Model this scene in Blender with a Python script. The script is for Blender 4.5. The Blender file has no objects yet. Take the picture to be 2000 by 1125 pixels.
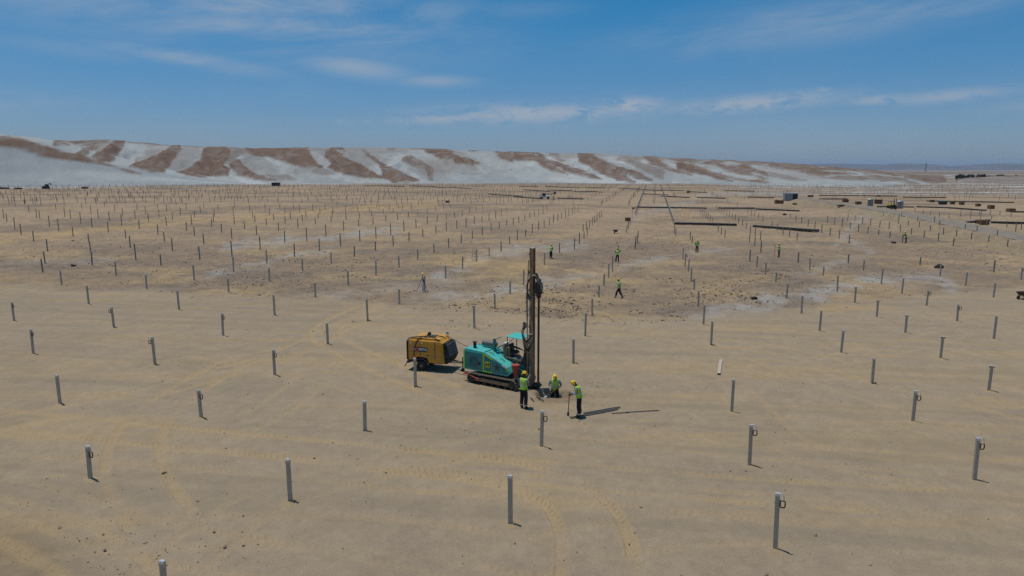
import bpy, math, random
import numpy as np
from mathutils import Vector, Matrix

random.seed(7)
RNG = np.random.default_rng(11)
scene = bpy.context.scene
COL = scene.collection
R = math.radians

# ------------------------------------------------------------------ camera, sky, sun, exposure
CAM_H, PITCH, F, PW, PH = 11.3, R(9.75), 1351.0, 2000.0, 1125.0
cam_data = bpy.data.cameras.new('camera')
cam = bpy.data.objects.new('camera', cam_data)
COL.objects.link(cam)
cam.location = (0, 0, CAM_H)
cam.rotation_euler = (math.pi / 2 - PITCH, 0, 0)
cam_data.sensor_width = 36.0
cam_data.lens = F / PW * 36.0
cam_data.clip_start = 0.2
cam_data.clip_end = 60000
scene.camera = cam
scene.cycles.use_denoising = False

scene.view_settings.view_transform = 'Standard'
scene.view_settings.look = 'None'
scene.view_settings.exposure = -0.20
scene.view_settings.gamma = 1.0
scene.view_settings.use_curve_mapping = False

SUN_EL = R(79)
# shadows fall to the right and a little towards the camera: the sun stands at the far left
SH = Vector((0.92, -0.39, 0)).normalized()
SUN_DIR = Vector((-SH.x * math.cos(SUN_EL), -SH.y * math.cos(SUN_EL), math.sin(SUN_EL)))
sun_data = bpy.data.lights.new('sun', 'SUN')
sun_data.energy = 3.5
sun_data.angle = R(0.53)
sun_data.color = (1.0, 0.955, 0.885)
sun = bpy.data.objects.new('sun', sun_data)
COL.objects.link(sun)
sun.rotation_euler = SUN_DIR.to_track_quat('Z', 'Y').to_euler()
sun.location = (-60, 60, 200)

world = bpy.data.worlds.new('World')
scene.world = world
world.use_nodes = True
wn, wl = world.node_tree.nodes, world.node_tree.links
wn.clear()


def wnode(t, **kw):
    n = wn.new(t)
    for k, v in kw.items():
        setattr(n, k, v)
    return n


def wmath(op, a, b=None, c=None, clamp=False):
    n = wn.new('ShaderNodeMath')
    n.operation = op
    n.use_clamp = clamp
    for i, v in enumerate((a, b, c)):
        if v is None:
            continue
        if isinstance(v, (int, float)):
            n.inputs[i].default_value = v
        else:
            wl.new(v, n.inputs[i])
    return n.outputs[0]


sky = wnode('ShaderNodeTexSky')
sky.sky_type = 'NISHITA'
sky.sun_disc = False
sky.sun_elevation = SUN_EL
sky.sun_rotation = math.atan2(SUN_DIR.x, SUN_DIR.y)
sky.altitude = 600
sky.air_density = 1.0
sky.dust_density = 0.6
sky.ozone_density = 1.3
tc = wnode('ShaderNodeTexCoord')
sep = wnode('ShaderNodeSeparateXYZ')
wl.new(tc.outputs['Generated'], sep.inputs[0])
AZ = wmath('ARCTAN2', sep.outputs[0], sep.outputs[1])
EL = wmath('ARCSINE', sep.outputs[2])


def pix_dir(px, py):
    dx, dy = (px - PW / 2) / F, -(py - PH / 2) / F
    v = Vector((dx, math.cos(PITCH) + dy * math.sin(PITCH), -math.sin(PITCH) + dy * math.cos(PITCH)))
    return v.normalized()


def pix_azel(px, py):
    d = pix_dir(px, py)
    return math.atan2(d.x, d.y), math.asin(d.z)


def cloud_noise(su, sv, scale, detail, rough, lo, hi, off, rot=0.0):
    cr, sr = math.cos(rot), math.sin(rot)
    u = wmath('ADD', wmath('MULTIPLY', AZ, cr), wmath('MULTIPLY', EL, sr))
    v = wmath('SUBTRACT', wmath('MULTIPLY', EL, cr), wmath('MULTIPLY', AZ, sr))
    cmb = wnode('ShaderNodeCombineXYZ')
    wl.new(wmath('MULTIPLY', u, su), cmb.inputs[0])
    wl.new(wmath('MULTIPLY', v, sv), cmb.inputs[1])
    cmb.inputs[2].default_value = off
    nz = wnode('ShaderNodeTexNoise')
    nz.inputs['Scale'].default_value = scale
    nz.inputs['Detail'].default_value = detail
    nz.inputs['Roughness'].default_value = rough
    nz.inputs['Distortion'].default_value = 0.4
    wl.new(cmb.outputs[0], nz.inputs['Vector'])
    mr = wnode('ShaderNodeMapRange')
    mr.interpolation_type = 'SMOOTHSTEP'
    mr.inputs[1].default_value = lo
    mr.inputs[2].default_value = hi
    wl.new(nz.outputs[0], mr.inputs[0])
    return mr.outputs[0]


def cloud_blob(px, py, wpx, hpx, ang=0.0):
    a0, e0 = pix_azel(px, py)
    su, sv = wpx / F, hpx / F
    ca, sa = math.cos(R(ang)), math.sin(R(ang))
    du, dv = wmath('SUBTRACT', AZ, a0), wmath('SUBTRACT', EL, e0)
    p = wmath('DIVIDE', wmath('ADD', wmath('MULTIPLY', du, ca), wmath('MULTIPLY', dv, sa)), su)
    q = wmath('DIVIDE', wmath('SUBTRACT', wmath('MULTIPLY', dv, ca), wmath('MULTIPLY', du, sa)), sv)
    d = wmath('ADD', wmath('MULTIPLY', p, p), wmath('MULTIPLY', q, q))
    return wmath('POWER', 2.718, wmath('MULTIPLY', d, -1.0))


cirrus = cloud_noise(1.0, 4.2, 4.0, 8, 0.62, 0.30, 0.64, 3.1, rot=0.10)
puffs = cloud_noise(1.0, 2.6, 26.0, 6, 0.60, 0.32, 0.56, 8.7)
wide = cloud_noise(1.0, 3.0, 1.6, 3, 0.5, 0.40, 0.75, 1.4)
cirrus_mask = None
for c in ((420, 8, 360, 62, -3, 1.15), (720, 48, 170, 26, 10, 0.85), (370, 114, 130, 14, -6, 0.75),
          (690, 130, 100, 18, -6, 0.75), (850, 158, 70, 11, 0, 0.6), (1600, 40, 300, 38, 5, 0.6),
          (1850, 18, 150, 16, 5, 0.5), (150, 95, 160, 16, -4, 0.25), (1000, 20, 130, 20, 3, 0.3)):
    b = wmath('MULTIPLY', cloud_blob(*c[:5]), c[5])
    cirrus_mask = b if cirrus_mask is None else wmath('MAXIMUM', cirrus_mask, b)
puff_mask = None
for c in ((1040, 222, 190, 17, 1, 0.75), (1230, 206, 60, 15, 0, 0.8), (880, 232, 110, 9, 2, 0.6),
          (1470, 202, 140, 14, 3, 0.7), (1530, 192, 50, 10, 0, 0.6), (1720, 196, 50, 9, 0, 0.55),
          (1850, 188, 90, 10, 3, 0.5), (695, 238, 34, 5, 0, 0.4), (1608, 175, 14, 5, 0, 0.4), (2250, 190, 150, 14, 2, 0.5),
          (-300, 190, 200, 14, 2, 0.5)):
    b = wmath('MULTIPLY', cloud_blob(*c[:5]), c[5])
    puff_mask = b if puff_mask is None else wmath('MAXIMUM', puff_mask, b)
high = wmath('MULTIPLY', wmath('MULTIPLY', cirrus, wide), 0.22)
cl = wmath('MAXIMUM', wmath('MULTIPLY', cirrus_mask, wmath('ADD', wmath('MULTIPLY', cirrus, 0.8), 0.12)), high)
cl = wmath('MAXIMUM', cl, wmath('MULTIPLY', wmath('MULTIPLY', puff_mask, puffs), 1.3))
cl = wmath('MULTIPLY', cl, 0.9, clamp=True)
tint = wnode('ShaderNodeMix', data_type='RGBA', blend_type='MULTIPLY')
tint.inputs[0].default_value = 1.0
wl.new(sky.outputs[0], tint.inputs[6])
grade = wnode('ShaderNodeMapRange')
grade.interpolation_type = 'SMOOTHSTEP'
grade.inputs[1].default_value = R(-1.0)
grade.inputs[2].default_value = R(15)
wl.new(EL, grade.inputs[0])
tones = wnode('ShaderNodeMix', data_type='RGBA')
wl.new(grade.outputs[0], tones.inputs[0])
tones.inputs[6].default_value = (0.56, 0.68, 0.98, 1)
tones.inputs[7].default_value = (0.15, 0.78, 1.12, 1)
wl.new(tones.outputs[2], tint.inputs[7])
mixc = wnode('ShaderNodeMix', data_type='RGBA')
wl.new(cl, mixc.inputs[0])
wl.new(tint.outputs[2], mixc.inputs[6])
mixc.inputs[7].default_value = (4.8, 5.6, 6.6, 1)
bg = wnode('ShaderNodeBackground')
bg.inputs[1].default_value = 0.085
wl.new(mixc.outputs[2], bg.inputs[0])
wo = wnode('ShaderNodeOutputWorld')
wl.new(bg.outputs[0], wo.inputs[0])

# ------------------------------------------------------------------ numeric helpers


def sstep(a, b, x):
    t = np.clip((x - a) / (b - a), 0, 1)
    return t * t * (3 - 2 * t)


def _hash(ix, iy, seed):
    h = (ix.astype(np.int64) * 374761393 + iy.astype(np.int64) * 668265263 + seed * 974711) & 0x7fffffff
    h = ((h ^ (h >> 13)) * 1274126177) & 0x7fffffff
    h = h ^ (h >> 16)
    return (h & 0xffff) / 65535.0


def vnoise(x, y, seed=0):
    x, y = np.asarray(x, float), np.asarray(y, float)
    ix, iy = np.floor(x), np.floor(y)
    fx, fy = x - ix, y - iy
    ux, uy = fx * fx * (3 - 2 * fx), fy * fy * (3 - 2 * fy)
    a, b = _hash(ix, iy, seed), _hash(ix + 1, iy, seed)
    c, d = _hash(ix, iy + 1, seed), _hash(ix + 1, iy + 1, seed)
    return (a * (1 - ux) + b * ux) * (1 - uy) + (c * (1 - ux) + d * ux) * uy


def fbm(x, y, seed=0, octv=4, gain=0.5):
    s, amp, tot = 0.0, 1.0, 0.0
    for o in range(octv):
        s = s + amp * vnoise(x * 2 ** o + 17.3 * o, y * 2 ** o - 9.1 * o, seed + o)
        tot += amp
        amp *= gain
    return s / tot


def project(x, y, z):
    zc = y * math.cos(PITCH) - (z - CAM_H) * math.sin(PITCH)
    yc = y * math.sin(PITCH) + (z - CAM_H) * math.cos(PITCH)
    zc = np.maximum(zc, 0.5)
    return PW / 2 + F * x / zc, PH / 2 - F * yc / zc


def flat_hit(px, py, z=0.0):
    d = pix_dir(px, py)
    t = (z - CAM_H) / d.z
    return d.x * t, d.y * t


def polydist(px, py, pts):
    """distance of points to a polyline and signed side"""
    best = np.full(np.shape(px), 1e9)
    for (ax, ay), (bx, by) in zip(pts[:-1], pts[1:]):
        vx, vy = bx - ax, by - ay
        L = vx * vx + vy * vy
        t = np.clip(((px - ax) * vx + (py - ay) * vy) / L, 0, 1)
        d = np.hypot(px - ax - t * vx, py - ay - t * vy)
        best = np.minimum(best, d)
    return best


ROAD_Z = 0.85
ROAD = [flat_hit(a, b, ROAD_Z) for a, b in ((1560, 386), (1640, 398), (1720, 410), (1800, 425), (1900, 445), (2000, 465), (2150, 496))]
ROAD_N = 3.3
PIT = flat_hit(1084, 774)


def terr(x, y):
    x, y = np.asarray(x, float), np.asarray(y, float)
    r = np.hypot(x, y)
    und = (fbm(x / 46, y / 46, 3, 2) - 0.5) * 0.7
    und = und * sstep(55, 110, r) * (1 - sstep(380, 520, r))
    rd = polydist(x, y, ROAD)
    bank = ROAD_Z * (1 - sstep(ROAD_N, ROAD_N + 2.6, rd))
    z = und * (1 - sstep(2, 12, ROAD_N + 9 - rd)) + bank
    # spoil heaped below the road bank
    z = z + 0.35 * fbm(x / 1.6, y / 1.6, 9, 3) * sstep(2.5, 4.5, rd) * (1 - sstep(5, 10, rd)) * (x > 20)
    # pit by the drill mast, with a low rim
    u, v = (x - PIT[0]) / 1.0, (y - PIT[1] - 0.30) / 0.66
    q = np.hypot(u, v)
    z = z - 0.60 * (1 - sstep(0.72, 1.02, q)) + 0.07 * np.exp(-((q - 1.25) / 0.22) ** 2)
    return z


def P(px, py):
    """ground point seen at a photo pixel"""
    z = 0.0
    for _ in range(6):
        x, y = flat_hit(px, py, z)
        z = 0.5 * z + 0.5 * float(terr(x, y))
    x, y = flat_hit(px, py, z)
    return x, y, float(terr(x, y))


def height_at(x, y, py_top, px_top):
    """height of the top of an upright thing at (x,y) whose top is seen at row py_top"""
    d = pix_dir(px_top, py_top)
    return CAM_H + d.z / d.y * y


# ------------------------------------------------------------------ materials
MATS = {}


def mat(name, color, rough=0.7, metal=0.0, var=0.18, scale=6.0, bump=0.0, dust=0.0, spec=0.3):
    if name in MATS:
        return MATS[name]
    m = bpy.data.materials.new(name)
    m.use_nodes = True
    nt = m.node_tree
    b = nt.nodes['Principled BSDF']
    b.inputs['Roughness'].default_value = rough
    b.inputs['Metallic'].default_value = metal
    b.inputs['Specular IOR Level'].default_value = spec
    t = nt.nodes.new('ShaderNodeTexCoord')
    n = nt.nodes.new('ShaderNodeTexNoise')
    n.inputs['Scale'].default_value = scale
    n.inputs['Detail'].default_value = 6
    n.inputs['Roughness'].default_value = 0.65
    nt.links.new(t.outputs['Object'], n.inputs['Vector'])
    mr = nt.nodes.new('ShaderNodeMapRange')
    mr.inputs[1].default_value = 0.3
    mr.inputs[2].default_value = 0.7
    mr.inputs[3].default_value = 1 - var
    mr.inputs[4].default_value = 1 + var
    nt.links.new(n.outputs[0], mr.inputs[0])
    mx = nt.nodes.new('ShaderNodeMix')
    mx.data_type = 'RGBA'
    mx.blend_type = 'MULTIPLY'
    mx.inputs[0].default_value = 1.0
    mx.inputs[6].default_value = (*color, 1)
    nt.links.new(mr.outputs[0], mx.inputs[7])
    out = mx.outputs[2]
    if dust > 0:
        n2 = nt.nodes.new('ShaderNodeTexNoise')
        n2.inputs['Scale'].default_value = scale * 0.6
        n2.inputs['Detail'].default_value = 5
        nt.links.new(t.outputs['Object'], n2.inputs['Vector'])
        m2 = nt.nodes.new('ShaderNodeMapRange')
        m2.inputs[1].default_value = 0.42
        m2.inputs[2].default_value = 0.72
        m2.inputs[4].default_value = dust
        nt.links.new(n2.outputs[0], m2.inputs[0])
        mx2 = nt.nodes.new('ShaderNodeMix')
        mx2.data_type = 'RGBA'
        nt.links.new(m2.outputs[0], mx2.inputs[0])
        nt.links.new(out, mx2.inputs[6])
        mx2.inputs[7].default_value = (0.30, 0.24, 0.17, 1)
        out = mx2.outputs[2]
    nt.links.new(out, b.inputs['Base Color'])
    if bump > 0:
        bp = nt.nodes.new('ShaderNodeBump')
        bp.inputs['Strength'].default_value = bump
        bp.inputs['Distance'].default_value = 0.02
        nt.links.new(n.outputs[0], bp.inputs['Height'])
        nt.links.new(bp.outputs[0], b.inputs['Normal'])
    MATS[name] = m
    return m


ZINC = mat('galvanised_steel', (0.47, 0.415, 0.32), 0.6, 0.1, 0.22, 9, 0.1, 0.25)
ZINC_BRIGHT = mat('bright_zinc', (0.72, 0.74, 0.75), 0.35, 0.55, 0.1, 20)
FAR_STEEL = mat('weathered_steel', (0.27, 0.25, 0.20), 0.6, 0.2, 0.15, 4)
RUST = mat('brown_steel', (0.085, 0.055, 0.036), 0.75, 0.1, 0.3, 14, 0.2)
STRAP = mat('white_strap', (0.62, 0.61, 0.57), 0.7, 0, 0.1, 20)
MAST = mat('mast_steel', (0.32, 0.195, 0.11), 0.62, 0.15, 0.4, 5, 0.2, 0.3)
MAST_DARK = mat('mast_dark', (0.045, 0.032, 0.025), 0.7, 0.1, 0.3, 7, 0.1, 0.15)
TEAL = mat('teal_paint', (0.055, 0.48, 0.42), 0.42, 0, 0.2, 5, 0, 0.35, 0.4)
TEAL_DARK = mat('teal_panel', (0.018, 0.205, 0.19), 0.5, 0, 0.14, 4, 0, 0.45)
LIME = mat('lime_tape', (0.42, 0.62, 0.02), 0.5, 0, 0.08, 8, 0, 0.1)
YELLOW = mat('yellow_paint', (0.62, 0.29, 0.02), 0.45, 0, 0.16, 5, 0, 0.45, 0.4)
PLATE_Y = mat('plate_yellow', (0.65, 0.5, 0.02), 0.5, 0, 0.05, 5)
BLACK = mat('black_rubber', (0.018, 0.017, 0.016), 0.8, 0, 0.3, 10, 0, 0.15)
DARK = mat('dark_metal', (0.035, 0.033, 0.03), 0.6, 0.2, 0.3, 8, 0, 0.3)
GREY = mat('grey_metal', (0.16, 0.155, 0.15), 0.55, 0.3, 0.2, 8, 0, 0.3)
TRACKM = mat('track_steel', (0.16, 0.135, 0.105), 0.75, 0.2, 0.3, 10, 0.2, 0.6)
TRACKD = mat('track_frame', (0.075, 0.055, 0.042), 0.75, 0.1, 0.3, 8, 0.1, 0.45)
HOSE_TAN = mat('tan_hose', (0.30, 0.245, 0.18), 0.7, 0, 0.2, 8)
HOSE_BLK = mat('black_hose', (0.022, 0.02, 0.018), 0.6, 0, 0.2, 8, 0, 0.3)
REDP = mat('red_paint', (0.36, 0.045, 0.035), 0.6, 0, 0.2, 8, 0, 0.25)
WHITE = mat('white_paint', (0.72, 0.72, 0.70), 0.6, 0, 0.1, 6, 0, 0.15)
NAVY = mat('navy_print', (0.015, 0.02, 0.035), 0.6, 0, 0.1, 6)
SIGNRED = mat('red_print', (0.42, 0.05, 0.05), 0.6, 0, 0.1, 6)
TROUSER = mat('navy_cloth', (0.014, 0.016, 0.026), 0.9, 0, 0.35, 10, 0.3)
TROUSER_BR = mat('brown_cloth', (0.055, 0.038, 0.028), 0.9, 0, 0.3, 10, 0.3)
SHIRT = mat('grey_cloth', (0.24, 0.245, 0.25), 0.9, 0, 0.2, 10, 0.3)
SHIRT_D = mat('dark_cloth', (0.02, 0.022, 0.03), 0.9, 0, 0.3, 10, 0.3)
SKIN = mat('brown_skin', (0.06, 0.032, 0.021), 0.55, 0, 0.15, 14)
BOOT = mat('boot_leather', (0.02, 0.015, 0.012), 0.7, 0, 0.3, 12, 0, 0.3)
VEST = mat('lime_vest', (0.36, 0.68, 0.025), 0.8, 0, 0.16, 9, 0.4)
VEST_G = mat('green_vest', (0.36, 0.82, 0.04), 0.8, 0, 0.14, 9, 0.3)
REFLECT = mat('silver_tape', (0.55, 0.58, 0.56), 0.5, 0, 0.1, 12)
HELMET = mat('yellow_helmet', (0.76, 0.47, 0.01), 0.38, 0, 0.06, 8, 0, 0.08, 0.5)
EYE = mat('eye_white', (0.5, 0.48, 0.45), 0.4, 0, 0.05, 8)
WOODB = mat('crate_wood', (0.20, 0.105, 0.045), 0.85, 0, 0.3, 3, 0.2)
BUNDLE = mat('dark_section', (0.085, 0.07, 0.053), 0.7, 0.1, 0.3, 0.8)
BUNDLE_LIT = mat('lit_edge', (0.30, 0.27, 0.22), 0.7, 0.1, 0.2, 0.8)  # paler copy of the section colour for the sunlit stack tops
BLUEGREY = mat('blue_grey_steel', (0.44, 0.41, 0.35), 0.55, 0.2, 0.15, 0.8)
CLOD = mat('clod_earth', (0.20, 0.155, 0.115), 0.95, 0, 0.35, 3.0, 0.4, 0.4)
ROCK = mat('dark_rock', (0.035, 0.027, 0.024), 0.9, 0, 0.3, 5, 0.5)
CONT = mat('grey_cabin', (0.30, 0.32, 0.33), 0.6, 0.1, 0.1, 0.8, 0, 0.3)
LEAF = mat('dark_foliage', (0.030, 0.042, 0.022), 0.9, 0, 0.35, 0.9)
BARK = mat('bark', (0.07, 0.05, 0.035), 0.9, 0, 0.3, 3)

# ------------------------------------------------------------------ mesh builder


class MB:
    def __init__(self):
        self.v, self.f, self.m = [], [], []

    def add(self, verts, faces, mi=0, M=None):
        o = len(self.v)
        if M is not None:
            verts = [M @ Vector(p) for p in verts]
        self.v.extend([tuple(p) for p in verts])
        self.f.extend([tuple(i + o for i in q) for q in faces])
        self.m.extend([mi] * len(faces))
        return self

    def box(self, c, s, mi=0, M=None, bevel=0.0):
        x, y, z = c
        a, b, d = s[0] / 2, s[1] / 2, s[2] / 2
        if bevel <= 0:
            vs = [(x + i * a, y + j * b, z + k * d) for k in (-1, 1) for j in (-1, 1) for i in (-1, 1)]
            fs = [(0, 2, 3, 1), (4, 5, 7, 6), (0, 1, 5, 4), (2, 6, 7, 3), (0, 4, 6, 2), (1, 3, 7, 5)]
            return self.add(vs, fs, mi, M)
        e = min(bevel, a * .9, b * .9, d * .9)
        prof = [(-a + e, -b), (a - e, -b), (a, -b + e), (a, b - e), (a - e, b), (-a + e, b), (-a, b - e), (-a, -b + e)]
        vs, fs = [], []
        for zz, k in ((-d, e), (-d + e, 0), (d - e, 0), (d, e)):
            for (p, q) in prof:
                vs.append((x + p * (1 - k / a), y + q * (1 - k / b), z + zz))
        for L in range(3):
            for i in range(8):
                j = (i + 1) % 8
                fs.append((L * 8 + i, L * 8 + j, L * 8 + 8 + j, L * 8 + 8 + i))
        fs.append(tuple(range(7, -1, -1)))
        fs.append(tuple(range(24, 32)))
        return self.add(vs, fs, mi, M)

    def prism(self, prof, y0, y1, mi=0, M=None):
        """profile in (x,z), extruded along y"""
        n = len(prof)
        vs = [(p, y0, q) for p, q in prof] + [(p, y1, q) for p, q in prof]
        fs = [(i, (i + 1) % n, n + (i + 1) % n, n + i) for i in range(n)]
        fs += [tuple(range(n - 1, -1, -1)), tuple(range(n, 2 * n))]
        return self.add(vs, fs, mi, M)

    def tube(self, pts, rad, n=8, mi=0, M=None, caps=True):
        pts = [Vector(p) for p in pts]
        if isinstance(rad, (int, float)):
            rad = [rad] * len(pts)
        vs, fs = [], []
        prev = None
        for i, p in enumerate(pts):
            d = (pts[min(i + 1, len(pts) - 1)] - pts[max(i - 1, 0)])
            if d.length < 1e-9:
                d = Vector((0, 0, 1))
            d.normalize()
            if prev is None:
                a = d.orthogonal().normalized()
            else:
                a = prev - d * prev.dot(d)
                a = a.normalized() if a.length > 1e-6 else d.orthogonal().normalized()
            prev = a
            b = d.cross(a)
            for k in range(n):
                t = 2 * math.pi * (k + 0.5) / n
                vs.append(p + (a * math.cos(t) + b * math.sin(t)) * rad[i])
        for i in range(len(pts) - 1):
            for k in range(n):
                j = (k + 1) % n
                fs.append((i * n + k, i * n + j, i * n + n + j, i * n + n + k))
        if caps:
            fs.append(tuple(range(n - 1, -1, -1)))
            fs.append(tuple(range((len(pts) - 1) * n, len(pts) * n)))
        return self.add(vs, fs, mi, M)

    def lathe(self, prof, n=16, mi=0, M=None):
        """profile (r,z) round the z axis"""
        vs, fs = [], []
        for (r, z) in prof:
            for k in range(n):
                t = 2 * math.pi * k / n
                vs.append((r * math.cos(t), r * math.sin(t), z))
        for i in range(len(prof) - 1):
            for k in range(n):
                j = (k + 1) % n
                fs.append((i * n + k, i * n + j, i * n + n + j, i * n + n + k))
        fs.append(tuple(range(n - 1, -1, -1)))
        fs.append(tuple(range((len(prof) - 1) * n, len(prof) * n)))
        return self.add(vs, fs, mi, M)

    def build(self, name, mats, parent=None, smooth=False):
        me = bpy.data.meshes.new(name)
        me.from_pydata(self.v, [], self.f)
        if not isinstance(mats, (list, tuple)):
            mats = [mats]
        for m in mats:
            me.materials.append(m)
        if len(mats) > 1:
            me.polygons.foreach_set('material_index', self.m)
        if smooth:
            me.polygons.foreach_set('use_smooth', [True] * len(self.f))
            try:
                me.set_sharp_from_angle(angle=R(40))
            except Exception:
                pass
        me.update()
        return link(name, me, parent)


def link(name, data, parent=None):
    o = bpy.data.objects.new(name, data)
    COL.objects.link(o)
    if parent is not None:
        o.parent = parent
    return o


def tag(o, label=None, cat=None, group=None, kind=None):
    if label:
        o['label'] = label
    if cat:
        o['category'] = cat
    if group:
        o['group'] = group
    if kind:
        o['kind'] = kind
    return o


def thing(name, label, cat, loc=(0, 0, 0), rz=0.0, group=None):
    o = link(name, None)
    o.empty_display_size = 0.2
    o.location = loc
    o.rotation_euler = (0, 0, rz)
    return tag(o, label, cat, group)


def curve_pts(pts, n=10):
    """Catmull-Rom through points (2D or 3D)"""
    pts = [np.array(p, float) for p in pts]
    ext = [2 * pts[0] - pts[1]] + pts + [2 * pts[-1] - pts[-2]]
    out = []
    for i in range(1, len(ext) - 2):
        p0, p1, p2, p3 = ext[i - 1:i + 3]
        for k in range(n):
            t = k / n
            out.append(0.5 * (2 * p1 + (p2 - p0) * t + (2 * p0 - 5 * p1 + 4 * p2 - p3) * t * t + (3 * p1 - p0 - 3 * p2 + p3) * t ** 3))
    out.append(pts[-1])
    return out


def rotz(a):
    return Matrix.Rotation(a, 4, 'Z')


def T(x, y, z):
    return Matrix.Translation((x, y, z))


def attr_material(name, bump_fine, bump_mid, var, rough=0.95):
    m = bpy.data.materials.new(name)
    m.use_nodes = True
    nt = m.node_tree
    b = nt.nodes['Principled BSDF']
    b.inputs['Roughness'].default_value = rough
    b.inputs['Specular IOR Level'].default_value = 0.1
    at = nt.nodes.new('ShaderNodeAttribute')
    at.attribute_name = 'tone'
    t = nt.nodes.new('ShaderNodeTexCoord')

    def nz(scale, detail, rg=0.6):
        n = nt.nodes.new('ShaderNodeTexNoise')
        n.inputs['Scale'].default_value = scale
        n.inputs['Detail'].default_value = detail
        n.inputs['Roughness'].default_value = rg
        nt.links.new(t.outputs['Object'], n.inputs['Vector'])
        return n.outputs[0]

    def rng(src, lo, hi, a, c):
        r = nt.nodes.new('ShaderNodeMapRange')
        r.inputs[1].default_value, r.inputs[2].default_value = lo, hi
        r.inputs[3].default_value, r.inputs[4].default_value = a, c
        nt.links.new(src, r.inputs[0])
        return r.outputs[0]

    def mul(x, y):
        q = nt.nodes.new('ShaderNodeMath')
        q.operation = 'MULTIPLY'
        nt.links.new(x, q.inputs[0])
        nt.links.new(y, q.inputs[1])
        return q.outputs[0]
    a = nz(0.9, 6, 0.7)
    c = nz(20.0, 5, 0.8)
    k = mul(rng(a, 0.25, 0.75, 1 - 0.6 * var, 1 + 0.6 * var), rng(c, 0.3, 0.7, 1 - 1.7 * var, 1 + 1.7 * var))
    mx = nt.nodes.new('ShaderNodeMix')
    mx.data_type = 'RGBA'
    mx.blend_type = 'MULTIPLY'
    mx.inputs[0].default_value = 1
    nt.links.new(at.outputs['Color'], mx.inputs[6])
    nt.links.new(k, mx.inputs[7])
    nt.links.new(mx.outputs[2], b.inputs['Base Color'])
    b1 = nt.nodes.new('ShaderNodeBump')
    b1.inputs['Strength'].default_value = 1.0
    b1.inputs['Distance'].default_value = bump_fine
    nt.links.new(c, b1.inputs['Height'])
    b2 = nt.nodes.new('ShaderNodeBump')
    b2.inputs['Strength'].default_value = 1.0
    b2.inputs['Distance'].default_value = bump_mid
    nt.links.new(nz(2.2, 5, 0.65), b2.inputs['Height'])
    nt.links.new(b2.outputs[0], b1.inputs['Normal'])
    nt.links.new(b1.outputs[0], b.inputs['Normal'])
    return m


def grid_mesh(name, X, Y, Z, C, material, wrap=False, fill=None):
    nr, nt_ = X.shape
    co = np.stack([X, Y, Z], -1).reshape(-1, 3)
    idx = np.arange(nr * nt_).reshape(nr, nt_)
    if wrap:
        a, b = idx[:-1, :], np.roll(idx, -1, 1)[:-1, :]
        d, c = idx[1:, :], np.roll(idx, -1, 1)[1:, :]
    else:
        a, b, d, c = idx[:-1, :-1], idx[:-1, 1:], idx[1:, :-1], idx[1:, 1:]
    q = np.stack([a, d, c, b], -1).reshape(-1, 4)
    me = bpy.data.meshes.new(name)
    nv, nq = len(co), len(q)
    me.vertices.add(nv)
    me.vertices.foreach_set('co', co.astype(np.float32).ravel())
    me.loops.add(nq * 4)
    me.loops.foreach_set('vertex_index', q.astype(np.int32).ravel())
    me.polygons.add(nq)
    me.polygons.foreach_set('loop_start', np.arange(0, nq * 4, 4, dtype=np.int32))
    me.polygons.foreach_set('loop_total', np.full(nq, 4, dtype=np.int32))
    me.polygons.foreach_set('use_smooth', np.ones(nq, dtype=bool))
    me.update(calc_edges=True)
    at = me.attributes.new('tone', 'FLOAT_COLOR', 'POINT')
    cc = np.ones((nv, 4), np.float32)
    cc[:, :3] = C.reshape(-1, 3)
    at.data.foreach_set('color', cc.ravel())
    me.materials.append(material)
    return link(name, me)


# ------------------------------------------------------------------ where the piles stand, read from the photograph
TILES = []


def tile(ox, oy, sc, rows):
    for rw in rows:
        k = rw[3] if len(rw) > 3 else 'p'
        TILES.append((ox + rw[0] / sc, oy + rw[1] / sc, oy + rw[2] / sc, k))


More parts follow.
